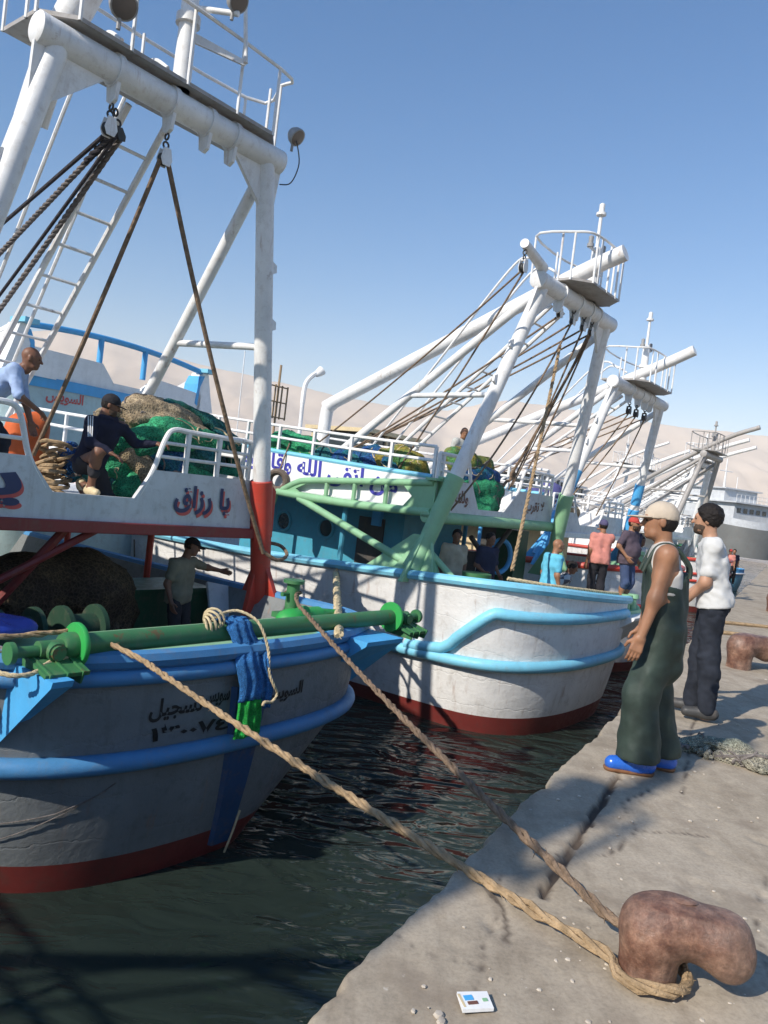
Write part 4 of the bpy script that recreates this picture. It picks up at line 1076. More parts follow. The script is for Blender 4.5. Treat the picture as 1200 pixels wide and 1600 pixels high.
for s in (-1, 1):
    b = MB(); b.prism([(s * 2.75, -.02, 2.9), (s * 2.2, -.02, 2.9), (s * 2.2, -.02, 3.4), (s * 2.3, -.02, 3.78), (s * 2.48, -.02, 3.78), (s * 2.62, -.02, 3.3)], (0, .35, 0)); b.prism([(s * 2.62, 0, 2.9), (s * 2.62, 2.4, 2.9), (s * 2.62, 1.6, 3.2), (s * 2.5, .3, 3.75), (s * 2.5, 0, 3.75)], (-s * .06, 0, 0))
    pil = XP(b, 'arch_pillar', 'white_clean', smooth=0)
    XP(MB().box((s * 2.38, -.0, 3.83), (.3, .42, .09)), 'pillar_cap', 'light_blue', pil)
    XP(MB().prism([(s * 2.2, -.03, 3.0), (s * 2.12, -.03, 3.05), (s * 2.16, -.03, 3.5), (s * 2.26, -.03, 3.7), (s * 2.36, -.03, 3.72), (s * 2.24, -.03, 3.45)], (0, .42, 0)), 'pillar_trim', 'sky_blue', pil, smooth=0)
XP(MB().tube(catmull([(-2.3, .05, 3.8), (-1.2, .05, 3.9), (0, .05, 3.94), (1.2, .05, 3.9), (2.3, .05, 3.8)], 6), .06, 10), 'arch_rail', 'sky_blue')
for u in (-.62, .55): XP(MB().cyl((u, .05, 3.3), (u, .05, 3.92), .06, seg=10), 'arch_post', 'sky_blue')
put_text('boat_name', 'السويس', M['red_letter'], TX, on_hull(HX, -1.75, 2.45), .75, .26, sub=2)
XP(MB().box((.2, 1.2, 3.05), (1.5, .5, .12)), 'crate', 'wood'); XP(MB().cyl((-2.5, 1.0, 3.5), (-2.5, 1.0, 4.4), .015), 'aerial', 'white')
XP(MB().box((-.2, 5, 3.0), (3.2, 2.5, 1.9)), 'deckhouse', 'white')
# ------------------------------------------------------------------ nets, ropes, fenders and quay furniture
bpy.context.view_layer.update()
def W(T, *p): return T.matrix_world @ Vector(p)
def thing_at(T, p, name, label, cat, group=None):
    o = empty(name, W(T, *p), T.rotation_euler.z, label, cat, group); return o
M['net_green'] = netting('green_net', (.06, .44, .2), (.03, .26, .13))
M['net_blue'] = netting('blue_green_net', (.03, .17, .2), (.025, .15, .1))
M['net_deep_blue'] = netting('blue_net', (.03, .1, .32), (.02, .16, .2))
M['net_beige'] = netting('beige_net', (.52, .41, .27), (.38, .29, .18))
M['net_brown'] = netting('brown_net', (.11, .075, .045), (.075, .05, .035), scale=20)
M['net_yellow'] = netting('yellow_net', (.4, .3, .06), (.1, .28, .1))
M['net_grey_green'] = netting('grey_green_net', (.34, .37, .29), (.45, .42, .33), scale=60)
M['tarp_orange'] = cloth('orange_tarpaulin', (.6, .13, .04), scale=.7, rough=.6)
M['tarp_navy'] = cloth('violet_blue_tarpaulin', (.1, .1, .26), scale=.7, rough=.7)
M['net_cloth_blue'] = netting('blue_net_cloth', (.045, .2, .5), (.035, .16, .4), scale=75, bump=.6)
M['net_cloth_green'] = netting('green_net_cloth', (.03, .5, .08), (.03, .42, .07), scale=75, bump=.6)

def bundle(parent, name, mat, paths, r, res=.03, k=.08, amp=.05, seed=0, clips=(), cords=16, cord_mat=None):
    pr = []
    rr = random.Random(seed)
    for pts in paths:
        pts = catmull(pts, 3)
        rads = [r * rr.uniform(.75, 1.25) for _ in pts]
        for i in range(len(pts) - 1): pr.append(S_cap(pts[i], pts[i + 1], rads[i], rads[i + 1]))
    def nz(P): return amp * fbm(P[..., 0] * 3.3, P[..., 1] * 3.3, P[..., 2] * 4.5, 2, seed) + amp * .55 * fbm(P[..., 0] * 10, P[..., 1] * 10, P[..., 2] * 13, 2, seed + 5)
    VF = nets(pr, res, k, clips, nz)
    o = net_obj(name, VF, M[mat], parent)
    if cords:
        V = VF[0]; rr2 = random.Random(seed + 99); b = MB()
        for _ in range(cords):
            p = V[rr2.randrange(len(V))].copy(); d = np.array([rr2.uniform(-1, 1), rr2.uniform(-1, 1), rr2.uniform(-.6, .6)]); d /= np.linalg.norm(d); pts = []
            for _k in range(rr2.randint(5, 12)):
                q = V[np.argmin(((V - p - d * .07) ** 2).sum(1))]; pts.append(Vector(q) + Vector((rr2.uniform(-1, 1), rr2.uniform(-1, 1), rr2.uniform(0, 1.5))) * .008)
                p = q; d = d + np.array([rr2.uniform(-.5, .5), rr2.uniform(-.5, .5), rr2.uniform(-.4, .3)]); d /= np.linalg.norm(d)
            pts = [pts[0]] + [b_ for a_, b_ in zip(pts, pts[1:]) if (a_ - b_).length > .012]
            if len(pts) > 2: b.tube(catmull(pts, 3), rr2.choice((.006, .008, .011)), 5)
        b.build(name + '_cord', M[cord_mat or ('rope_cream' if rr2.random() < .4 else 'rope_grey')], o)
    return o

def folds(rr, n, u, v, z, r, L):
    out = []
    for _ in range(n):
        c = Vector((rr.uniform(*u), rr.uniform(*v), rr.uniform(*z))); a = rr.uniform(-.5, .5)
        d = Vector((math.cos(a), math.sin(a), rr.uniform(-.25, .2))) * L * rr.uniform(.6, 1)
        out.append([c - d / 2, c + Vector((rr.uniform(-.1, .1), rr.uniform(-.1, .1), rr.uniform(0, .12))), c + d / 2])
    return out
rr = random.Random(3)
# heap on the upper deck of A
np_ = thing_at(TA, (1.5, 3.6, 1.08), 'net_pile', 'heap of green, beige and blue nets on the upper deck beside the crouching man', 'fishing net')
floor0 = [lambda P: -P[..., 2] + .005]
bundle(np_, 'dark_net', 'net_blue', folds(rr, 10, (-.7, .75), (-.4, .5), (.1, .55), .2, .9), .2, seed=1, clips=floor0)
bundle(np_, 'green_net', 'net_green', [[(-1.0, -.35, .62), (-.6, -.45, .86), (-.1, -.42, .95), (.5, -.4, .84)], [(-1.0, -.4, .4), (-.5, -.5, .78), (0, -.5, .85)], [(-.9, -.5, .1), (-.7, -.55, .12), (-.4, -.5, .1)], [(-.75, -.5, .25), (-.55, -.5, .3)], [(0, -.5, .45), (.4, -.5, .3), (.9, -.4, .45)]], .13, seed=2, clips=floor0)
bundle(np_, 'beige_net', 'net_beige', [[(-1.05, -.1, .98), (-.6, -.1, 1.12), (0, -.1, 1.16), (.5, -.05, 1.02)], [(-.7, -.25, 1.0), (-.2, -.3, 1.05), (.4, -.3, .92)], [(-.5, .1, 1.2), (-.1, .1, 1.26), (.2, .1, 1.2)], [(-.9, -.52, .55), (-.65, -.58, .35), (-.75, -.55, .12)]], .12, seed=4, amp=.06)
bundle(np_, 'teal_net', 'net_blue', [[(-.1, 0, 1.22), (.3, 0, 1.27), (.7, -.1, 1.1), (.95, -.2, .85)], [(.6, -.3, 1.0), (.9, -.35, .8), (1.0, -.35, .55)]], .11, seed=6)
bundle(np_, 'blue_net', 'net_deep_blue', [[(-.6, -.52, .6), (-.3, -.55, .45), (-.2, -.52, .15)], [(-.45, -.5, .62), (-.1, -.52, .55)]], .12, seed=7, clips=floor0)
# coiled rope heap between the two men
cp = thing_at(TA, (-.12, 3.45, 1.08), 'rope_heap', 'heap of loosely coiled tan rope behind the crouching man', 'rope')
b = MB()
for i in range(16):
    c = Vector((rr.uniform(-.12, .14), rr.uniform(-.12, .12), .03 + i * .034)); Rr = rr.uniform(.12, .22)
    ax = Vector((rr.uniform(-.5, .5), rr.uniform(-.5, .5), 1)); x, y, _ = frame_for(ax)
    b.tube([c + (x * math.cos(t) + y * math.sin(t) * .8) * Rr * rr.uniform(.9, 1.1) for t in [2 * math.pi * k / 16 for k in range(16)]], .024, 7, closed=True)
b.build('coil', M['rope'], cp)
bundle(cp, 'blue_sheet', 'net_deep_blue', [[(.16, -.1, .25), (.22, -.1, .4), (.12, -.08, .5)]], .1, seed=9)
ob_ = thing_at(TA, (-.12, 4.1, 1.08), 'orange_tarpaulin', 'orange tarpaulin bundle behind the bald man', 'tarpaulin')
V, Fq = nets([S_cap((-.2, 0, .1), (-.15, 0, .75), .2, .14), S_cap((.1, 0, .1), (.05, 0, .8), .18, .14), S_cap((-.1, .05, .7), (.05, .05, .75), .16)], .03, .1, floor0, lambda P: .03 * fbm(P[..., 0] * 6, P[..., 1] * 6, P[..., 2] * 3, 3, 4))
net_obj('sheet', (V, Fq), M['tarp_orange'], ob_)
# dark heap on the main deck of A
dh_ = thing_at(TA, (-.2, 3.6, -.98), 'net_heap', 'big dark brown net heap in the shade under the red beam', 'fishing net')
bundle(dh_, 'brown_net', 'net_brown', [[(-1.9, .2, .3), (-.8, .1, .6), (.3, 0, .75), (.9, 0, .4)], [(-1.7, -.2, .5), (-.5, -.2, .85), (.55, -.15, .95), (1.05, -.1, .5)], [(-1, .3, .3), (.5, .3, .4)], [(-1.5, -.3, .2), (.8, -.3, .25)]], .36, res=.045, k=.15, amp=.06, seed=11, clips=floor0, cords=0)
# nets on the upper deck of B
nb_ = thing_at(TB, (0, 4.4, 1.4), 'net_pile', 'long row of blue and green nets behind the white railing of the lettered panel', 'fishing net')
for i, (mt, v0, v1, z, s_) in enumerate((('net_green', 2.1, .6, .62, 21), ('net_deep_blue', 1.4, .3, .5, 22), ('net_blue', .7, -.6, .6, 23), ('net_deep_blue', .1, -1.2, .68, 24), ('net_beige', -.3, -1.7, .35, 25), ('net_yellow', -.9, -1.6, .72, 26), ('net_green', 1.9, .9, .85, 27))):
    bundle(nb_, mt.replace('net_', '') + '_net', mt, [[(-1.7 + .1 * k, v0, z - .1 * k), (-1.65 + .1 * k, (v0 + v1) / 2, z + .08 - .1 * k), (-1.7 + .1 * k, v1, z - .05 - .1 * k)] for k in range(3)], .17, res=.04, k=.1, seed=s_, clips=floor0)
b = MB(); b.ball((-1.9, 2.35, .5), .09); b.build('float', M['cream'], nb_)
b = MB(); b.ball((-1.9, 2.15, .5), .09); b.build('float', M['panel_grey'], nb_)
ns_ = thing_at(TB, (.05, 2.75, 1.4), 'net_pile', 'tall yellow, blue and bright green net pile in the gap of the stern panel', 'fishing net')
bundle(ns_, 'green_net', 'net_green', [[(-.55, -.3, .2), (-.1, -.4, .25), (.4, -.3, .2)], [(-.6, -.3, .4), (0, -.42, .45), (.5, -.3, .42)], [(-.3, -.4, .1), (.2, -.45, .1)]], .16, seed=31, clips=floor0)
bundle(ns_, 'blue_net', 'net_deep_blue', [[(-.7, -.2, .6), (-.1, -.35, .68), (.55, -.2, .66)]], .12, seed=32)
bundle(ns_, 'yellow_net', 'net_yellow', [[(-.75, -.1, .8), (-.2, -.2, .9), (.35, -.1, .85)], [(-.8, 0, .95), (-.4, 0, 1.05)]], .14, seed=33)
# gear on C's upper deck
nc_ = thing_at(TC, (-.6, 3.2, 1.28), 'net_pile', 'violet tarpaulin and tan nets heaped on the third boat behind the people', 'fishing net')
bundle(nc_, 'tarpaulin', 'tarp_navy', [[(-1.3, -.3, .5), (-.3, -.4, .7), (.6, -.3, .6)], [(-1.2, 0, .3), (.6, 0, .3)]], .26, res=.06, k=.15, seed=41, clips=floor0)
bundle(nc_, 'tan_net', 'net_beige', [[(.3, -.4, .2), (.8, -.5, .45), (1.3, -.4, .3)], [(-.9, -.5, .15), (-.3, -.6, .2)]], .17, res=.06, k=.1, seed=42, clips=floor0)

# blue net strip drying over the roller, with its cream cord
bn = thing_at(TA, (-.1, 0, .14), 'hanging_net', 'blue net with a bright green end hung over the green stern roller', 'fishing net')
def strip(z0, z1, w_, off):
    V = []; n = 40; path = catmull([(0, .12, -.02), (0, .09, .1), (0, 0, .135), (0, -.11, .09), (0, -.2, -.08), (0, -.29, -.22), (0, -.33, -.45), (0, -.34, -.85)], 10)
    path = [p for p in path if z1 - .001 <= (p.z if p.y < -.05 else 1) <= z0 or (p.y >= -.05 and z0 > .1)]
    b = MB(); m_ = 22
    vs = []
    for i, p in enumerate(path):
        tt = i / len(path)
        for k in range(m_):
            s = k / (m_ - 1) - .5
            ww = w_ * (.88 + .18 * tt + .03 * math.sin(i * .7))
            vs.append((s * ww + .02 * math.sin(i * .35) + off, p.y - (.05 * math.cos(s * 2.6) + .012 * math.sin(s * 21 + i * .05 + .6 * math.sin(i * .21)) + .003 * math.sin(i * 1.9 + 2 * s)) * (1 if p.y < -.05 else .3), p.z + (.02 * math.sin(s * 22) if p.y > -.05 else 0) - .035 * abs(s)))
    nn = len(path)
    fs = [(i * m_ + k, i * m_ + k + 1, (i + 1) * m_ + k + 1, (i + 1) * m_ + k) for i in range(nn - 1) for k in range(m_ - 1)]
    return b.add(vs, fs)
for nm, z0, z1, mt in (('net_body', .2, -.54, 'net_cloth_blue'), ('net_end', -.525, -.86, 'net_cloth_green')):
    o = strip(z0, z1, .29, -.02).build(nm, M[mt], bn, smooth=180)
    sm = o.modifiers.new('solid', 'SOLIDIFY'); sm.thickness = .025
o = strip(-.02, -.66, .1, .16).build('net_fold', M['net_cloth_blue'], bn, smooth=180); o.modifiers.new('solid', 'SOLIDIFY').thickness = .03
b = MB(); twisted(b, catmull([(-.35, .1, .02), (-.3, -.02, .12), (-.12, .02, .18), (.0, -.05, .2), (.1, -.2, .12), (.16, -.3, -.1), (.15, -.36, -.3), (.19, -.4, -.42), (.24, -.4, -.5), (.17, -.42, -.56), (.08, -.42, -.55), (.06, -.42, -.58)], 6), .014); b.build('cord', M['rope_cream'], bn)
b = MB()
for i in range(5): b.torus((-.33 + .02 * i, .0, .06 + .02 * i), (1, .3 * i - .6, .3), .07 + .006 * i, .012, 14, 6)
b.build('cord_coil', M['rope_cream'], bn)
# tan coil by the port bearing
rc = thing_at(TA, (-2.25, .25, .04), 'rope_heap', 'grey-brown ropes lying on the deck corner left of the green roller end', 'rope')
b = MB()
for i in range(4): twisted(b, catmull([(-.6, .1 * i, .03), (-.2, .1 * i + .03 * math.sin(i), .05 + .01 * i), (.15, .07 * i, .03), (.35, .02 * i - .1, .02)], 5), .022)
b.build('strands', M['rope_grey'], rc)
b = MB(); twisted(b, catmull([(-.05, -.3, .0), (.05, -.42, -.02), (.2, -.42, -.02), (.35, -.34, .02), (.55, -.3, .04)], 6), .018); b.build('lashing', M['rope_cream'], rc)
bs = thing_at(TA, (-2.2, 1.0, .04), 'blue_sheet', 'shiny dark blue plastic sheet on the deck behind the taut rope', 'tarpaulin')
M['sheet_blue'] = cloth('blue_plastic', (.02, .05, .32), rough=.25, scale=.8, bump=.6)
net_obj('sheet', nets([S_ell((0, 0, .05), (.75, .35, .11))], .03, .05, floor0, lambda P: .03 * fbm(P[..., 0] * 6, P[..., 1] * 6, P[..., 2] * 6, 3, 3)), M['sheet_blue'], bs)

# fenders
def tyre(T, p, axis, R_, r, label, mat, rope_to=None):
    t = empty('tyre_fender', W(T, *p), T.rotation_euler.z, label, 'tyre fender', 'tyres hung over the white hull as fenders')
    b = MB(); x, y, d = frame_for(axis)
    prof = []
    b.torus((0, 0, 0), axis, R_, r, 30, 12)
    for k in (-.35, .35): b.torus(Vector(d) * r * k * 1.6, axis, R_ * 1.04, r * .72, 30, 8)
    b.build('tyre', M[mat], t)
    if rope_to:
        e = W(T, *rope_to) - W(T, *p); e = Matrix.Rotation(-T.rotation_euler.z, 3, 'Z') @ e
        b = MB(); b.tube([Vector((0, 0, R_ * .8)), e], .016, 7); b.build('rope', M['rope_dark'], t)
    return t
def hull_pt(H, v, z, out):
    f = H.fz(z); return (-(H.hb(f)) * H.taper(v) - out, v, z)
for v, z, R_, lab in ((13.2, -.35, .32, 'large dark tyre hung on the shaded white hull, far left'), (9.3, -.85, .22, 'small dark tyre hanging low on a rope from the white hull')):
    p = hull_pt(HB, v, z, .12); q_ = hull_pt(HB, v, HB.top(v) - .02, .08)
    tyre(TB, p, (1, .1, 0), R_, R_ * .36, lab, 'rubber', q_)
tyre(TB, (-2.25, 5.55, 1.52), (1, .45, .1), .17, .065, 'dusty brown tyre hung in front of the blue lettering', 'rubber_brown', (-2.1, 5.5, 2.25))

# mooring bollards
M['cast_iron'] = None
def iron():
    mt = bpy.data.materials.new('worn_rusty_iron'); N, L = nodes(mt); P = N['Principled BSDF']; v = coords(N, L)
    n1 = tex(N, L, 'ShaderNodeTexNoise', v, Scale=9.0, Detail=9.0, Roughness=.72); n2 = tex(N, L, 'ShaderNodeTexNoise', v, Scale=30.0, Detail=8.0, Roughness=.7); n3 = tex(N, L, 'ShaderNodeTexNoise', v, Scale=3.0, Detail=5.0, Roughness=.6)
    b = ramp(N, L, n1.outputs[0], [(.3, (.07, .034, .024)), (.46, (.15, .07, .045)), (.6, (.27, .15, .10)), (.74, (.42, .29, .21))]).outputs[0]
    k = ramp(N, L, n3.outputs[0], [(.45, (0, 0, 0)), (.65, (.7, .7, .7))]).outputs[0]
    b = mixc(N, L, k, b, (.25, .17, .125))
    k = ramp(N, L, n2.outputs[0], [(.35, (.6, .58, .58)), (.65, (1.2, 1.2, 1.2))]).outputs[0]
    b = mixc(N, L, 1.0, b, k, 'MULTIPLY'); L.new(b, P.inputs['Base Color'])
    r = ramp(N, L, n1.outputs[0], [(.3, (.6,) * 3), (.7, (.36,) * 3)]); L.new(r.outputs[0], P.inputs['Roughness']); P.inputs['Specular IOR Level'].default_value = .55
    bm_ = N.new('ShaderNodeBump'); bm_.inputs['Strength'].default_value = .5; bm_.inputs['Distance'].default_value = .012; L.new(n2.outputs[0], bm_.inputs['Height']); L.new(bm_.outputs[0], P.inputs['Normal'])
    return mt
M['cast_iron'] = iron()
pr = [S_cap((0, 0, -.02), (0, 0, .2), .105, .11), S_cap((.0, 0, .2), (.07, .005, .235), .112, .105), S_cap((.06, 0, .235), (.24, -.03, .215), .1, .108), S_cap((.24, -.03, .2), (.27, -.05, .165), .1, .085)]
Vb, Fb = nets(pr, .009, .05, [lambda P: -P[..., 2] - .02], lambda P: .004 * fbm(P[..., 0] * 14, P[..., 1] * 14, P[..., 2] * 14, 3, 2))
# flatten the worn top and add the casting plug
Vb[:, 2] = np.where(Vb[:, 2] > .305, .305 + (Vb[:, 2] - .305) * .45, Vb[:, 2])
bo = net_obj('mooring_bollard', (Vb, Fb), M['cast_iron']); bo.location = quay_pt(*to_quay(1.115, 2.66)); bo.rotation_euler = (0, 0, R(-6)); bo.scale = (.93,) * 3; tag(bo, 'rusty hooked bollard with the two mooring ropes, nearest the camera', 'bollard', 'iron bollards along the quay')
b = MB(); b.ball((.1, 0, .324), (.05, .032, .008), 16, 6); b.build('casting_plug', M['cast_iron'], bo)
for (x, y), s_, rz, lab in (((4.42, 9.12), 1.3, 22, 'rusty arched bollard right behind the man in the white shirt'), ((8.6, 16.5), 1.5, 10, 'distant rusty bollard at the right edge of the quay')):
    o = bo.copy(); col.objects.link(o); o.location = (x, y, 0); o.scale = (s_, s_, s_); o.rotation_euler = (0, 0, R(rz)); o['label'] = lab
# mooring ropes
P0 = W(TA, -2.5, .16, .21); Pf = W(TA, -1.6, .1, .225); B1 = Vector((1.115, 2.66, 0))
ring = [B1 + Vector((math.cos(t) * .135, math.sin(t) * .135, .045 + .006 * math.sin(3 * t))) for t in [R(a) for a in (165, 200, 235, 270, 300, 330, 355, 380, 400)]]
pts = [P0, W(TA, -2.0, .15, .215), Pf, W(TA, -1.42, -.02, .16)] + sag(W(TA, -1.3, -.12, .12), ring[0], .03, 14)[1:-1] + ring
r1 = MB(); twisted(r1, catmull(pts, 6), .022, fray=.7, pitch=.34); r1 = r1.build('mooring_rope', M['rope']); tag(r1, 'frayed tan mooring rope from the left roller end to the near bollard', 'rope', 'mooring ropes of the grey boat')
b = MB(); Ba = W(TA, 1.42, .8, .3)
pts = [Ba + Vector((-.09, .02, 0)), Ba + Vector((-.02, .1, .01)), Ba + Vector((.09, .02, .02)), Ba + Vector((.05, -.1, .01))] + sag(Ba + Vector((.0, -.14, 0)), B1 + Vector((-.085, .16, .115)), .06, 16)[1:] + [B1 + Vector((.0, .14, .105)), B1 + Vector((.1, .1, .095)), B1 + Vector((.135, .0, .09))]
twisted(b, catmull(pts, 6), .021, fray=.6, pitch=.34); o = b.build('mooring_rope', M['rope_dark']); tag(o, 'brown mooring rope from the green bitt to the back of the near bollard', 'rope', 'mooring ropes of the grey boat')
# knots along the rope
hang0 = W(TB, -2.5, 3.61, HB.top(3.6) + .1); mid2 = Vector((-.3, 7.7, .1))
b = MB(); twisted(b, [hang0 + Vector((0, -.12, -.05)), hang0.lerp(mid2, .5) + Vector((0, 0, -.05)), mid2], .05, fray=.3); b.torus(hang0 + Vector((0, -.12, .0)), (1, .2, 0), .07, .02, 14, 7)
o = b.build('mooring_rope', M['rope_cream']); tag(o, 'short pale rope hooked between the white hull and the brown mooring rope', 'rope')
# frayed rope heap on the quay and loose lines
fr = empty('rope_heap', quay_pt(*to_quay(2.45, 5.45)), 0, 'frayed grey-green rope heap on the quay beside the blue boot', 'rope')
b = MB()
for i in range(5):
    twisted(b, catmull([(-.12 + .03 * i, .1 - .06 * i, .03), (.1, .02 + .06 * math.sin(i * 2), .05 + .02 * (i % 3)), (.3, -.12 - .05 * i, .03), (.55, -.3 + .05 * i, .03), (.9, -.55, .025)], 6), .028, fray=.5)
b.build('strands', M['net_grey_green'], fr)
bundle(fr, 'tangle', 'net_grey_green', [[(-.1, .05, .02), (.1, .05, .07), (.3, -.02, .06)], [(.1, -.1, .03), (.4, -.2, .05)]], .06, res=.014, k=.03, amp=.03, seed=61)
for i, (p, q_, lab) in enumerate((((5.6, 13.2), (9.5, 13.0), 'yellowish rope lying across the far quay'), ((5.0, 11.9), (7.6, 11.2), 'grey rope lying on the quay behind the white shirt'))):
    b = MB(); b.tube(catmull([(p[0], p[1], .03), (p[0] * .6 + q_[0] * .4, p[1] * .6 + q_[1] * .4 + .3, .03), (p[0] * .3 + q_[0] * .7, p[1] * .3 + q_[1] * .7 - .2, .03), (q_[0], q_[1], .03)], 8), .03, 7); o = b.build('loose_rope', M['rope']); tag(o, lab, 'rope')
# crushed packet and debris
pk = empty('crushed_packet', Vector((.475, 2.40, .006)), R(18), 'flattened white cigarette packet with coloured print near the quay edge', 'litter')
b = MB(); b.add([(-.055, -.035, .004), (.05, -.04, .003), (.058, .03, .01), (-.045, .038, .012), (-.055, -.035, .016), (.05, -.04, .013), (.058, .03, .02), (-.045, .038, .022)], [(3, 2, 1, 0), (4, 5, 6, 7), (0, 1, 5, 4), (1, 2, 6, 5), (2, 3, 7, 6), (3, 0, 4, 7)]); b.build('card', M['white_clean'], pk, smooth=0)
for nm, mt, (x, y, sx, sy) in (('print_patch', 'sky_blue', (-.018, .008, .03, .02)), ('print_patch', 'brown_letter', (-.012, -.014, .034, .012)), ('print_patch', 'cream', (-.044, .0, .008, .055)), ('print_patch', 'pale_green', (.034, -.006, .016, .012))):
    MB().box((x, y, .0205 - .012 * (-y + .0) + (.0 if y > 0 else -.0015)), (sx, sy, .002), Matrix.Rotation(R(5.5), 3, 'X')).build(nm, M[mt], pk, smooth=0)
st = MB(); rs = random.Random(12)
for i in range(420):
    s_, t_ = rs.uniform(-1.6, 7), rs.uniform(.06, 2.8)
    if rs.random() < .35: s_ = rs.gauss(-.7, .5); t_ = abs(rs.gauss(1.0, .35)) + .1
    p = quay_pt(s_, t_, .004); r = rs.uniform(.003, .011) * (1 if rs.random() < .9 else 1.8)
    st.ball(p, (r * rs.uniform(.7, 1.3), r * rs.uniform(.7, 1.3), r * .6), 6, 4)
o = st.build('pebbles', M['cream'], smooth=30); o.data.materials[0] = paint('pale_grit', (.5, .44, .36), dirt=.5); tag(o, 'loose grit and chips of concrete scattered on the quay', 'grit', kind='stuff')
# grey hulled ship and small boats at the far end
sh = empty('cargo_ship', (49, 98, 0), R(24), 'big grey-hulled ship with white upperworks at the far end of the quay', 'ship')
HS = Hull(zg=3.2, hb=4.6, a=3.4, n=2.0, L=34, zb=-3.2, sheer=.13, dip=-.6)
hs_ = HS.shell(HS.fz(WL + .5), .86, 6).build('hull', M['dark_steel'], sh, smooth=60); hs_.data.materials[0] = paint('ship_grey', (.16, .165, .16), dirt=.4, rust=.3, scale=.3)
HS.shell(.86, 1, 3, thick=.2, f_in=.8).build('bulwark', M['panel_grey'], hs_, smooth=60)
MB().prism([(x, y, 2.6) for x, y in HS.plan(.9, -.2)], (0, 0, .1)).build('deck', M['deck'], sh, smooth=0)
sup = MB(); sup.box((0, 7, 4.1), (7.4, 9, 2.6)); sup.box((0, 7, 5.5), (8.6, 10.4, .18)); sup.box((0, 8, 6.4), (6, 6, 1.7)); sup.box((0, 8, 7.3), (6.8, 7, .15)); sup.build('superstructure', M['panel_grey'], sh, smooth=0)
for i in range(6): MB().box((-2.9 + i * 1.16, 2.47, 4.5), (.7, .06, .6)).build('window', M['window'], sh, smooth=0)
rl = MB()
for i in range(12): rl.cyl((-4.2 + i * .76, 1.9, 5.5), (-4.2 + i * .76, 1.9, 6.5), .03, seg=6)
for z in (6, 6.5): rl.cyl((-4.2, 1.9, z), (4.2, 1.9, z), .03, seg=6)
rl.build('deck_railing', M['white'], sh)
ma = MB(); ma.cyl((0, 8, 7.3), (0, 8, 11.5), .16, .08); ma.cyl((-1.2, 8, 9.8), (1.2, 8, 9.8), .06); ma.cyl((1.8, 7.5, 7.3), (1.8, 7.5, 9.2), .05); ma.lathe((-2.2, 9, 7.3), (-2.2, 9, 9), [(0, .5), (.8, .5), (1, .6)], 14); ma.build('mast', M['white'], sh)
def small_boat(x, y, rz, label, mats, sc=1.0):
    t = empty('small_boat', (x, y, 0), rz, label, 'boat', 'small open boats at the far end of the quay'); t.scale = (sc, sc, sc)
    Hs = Hull(zg=-.5, hb=1.4, a=.9, n=2.2, L=7, zb=-2.4, sheer=.9, dip=.1)
    h = Hs.shell(Hs.fz(WL + .15), .8, 4).build('hull', M[mats[0]], t, smooth=60); Hs.shell(.8, 1, 2, thick=.08, f_in=.6).build('stripe', M[mats[1]], h, smooth=60)
    MB().tube(Hs.rail_path(-.75, .02, 6.6), .05, 8).build('rub_rail', M[mats[2]], h)
    MB().prism([(a, c_, -1.1) for a, c_ in Hs.plan(.75, -.05)], (0, 0, .05)).build('deck', M['deck'], t, smooth=0)
    c_ = MB(); c_.box((0, 4, -.5), (1.5, 1.3, 1.2)); c_.box((0, 4, .12), (1.7, 1.5, .08)); c_.build('cabin', M[mats[2]], t, smooth=0)
    return t
small_boat(15.6, 36.0, R(50), 'small white boat with red stripes at the far end of the quay', ('white', 'red', 'light_blue'), 1.1)
small_boat(22.0, 47.0, R(50), 'small light blue boat at the far end of the quay', ('light_blue', 'sky_blue', 'white'), 1.15)
# ------------------------------------------------------------------ people
def V3(*a): return Vector(a)
def ik(a, c, l1, l2, pole):
    a, c, pole = Vector(a), Vector(c), Vector(pole)
    d = c - a; L = min(d.length, (l1 + l2) * .999); n = d.normalized()
    x = (l1 * l1 - l2 * l2 + L * L) / (2 * L); h = math.sqrt(max(l1 * l1 - x * x, 1e-6))
    p = pole - a; p = p - n * p.dot(n)
    p = p.normalized() if p.length > 1e-5 else Vector((0, 1, 0))
    return a + n * x + p * h, a + n * L

def hand_prims(w, d, palm, thumb, s, curl):
    """palm, four jointed fingers of unequal length and a thumb from the side of the palm"""
    d, palm = Vector(d).normalized(), Vector(palm); palm = (palm - d * palm.dot(d)).normalized()
    side = d.cross(palm).normalized()
    if side.dot(Vector(thumb)) < 0: side = -side
    w = Vector(w); pr = []; ks = []
    for i, (o, l) in enumerate(((.030, .95), (.010, 1.05), (-.010, .98), (-.029, .78))):
        k = w + d * (.088 * s) + side * o * s
        pr.append(S_cap(w + side * o * .7 * s + d * .01 * s, k, .0145 * s, .0125 * s)); ks.append(.012)
        p = k; a = curl * .55
        for L, r0, r1 in ((.044, .0105, .0095), (.027, .0095, .0085), (.021, .0085, .0072)):
            dd = d * math.cos(a) + palm * math.sin(a); q = p + dd * L * l * s
            pr.append(S_cap(p, q, r0 * s, r1 * s)); ks.append(.003); p = q; a += curl * (.75 + .06 * i)
    b = w + d * .025 * s + side * .03 * s
    t1 = b + (d * .7 + side * .6 + palm * .35).normalized() * .042 * s; t2 = t1 + (d * .85 + side * .2 + palm * .4).normalized() * .032 * s
    pr.append(S_cap(w + d * .015 * s + side * .018 * s, t1, .016 * s, .0115 * s)); ks.append(.01); pr.append(S_cap(t1, t2, .0115 * s, .009 * s)); ks.append(.003)
    return pr, ks

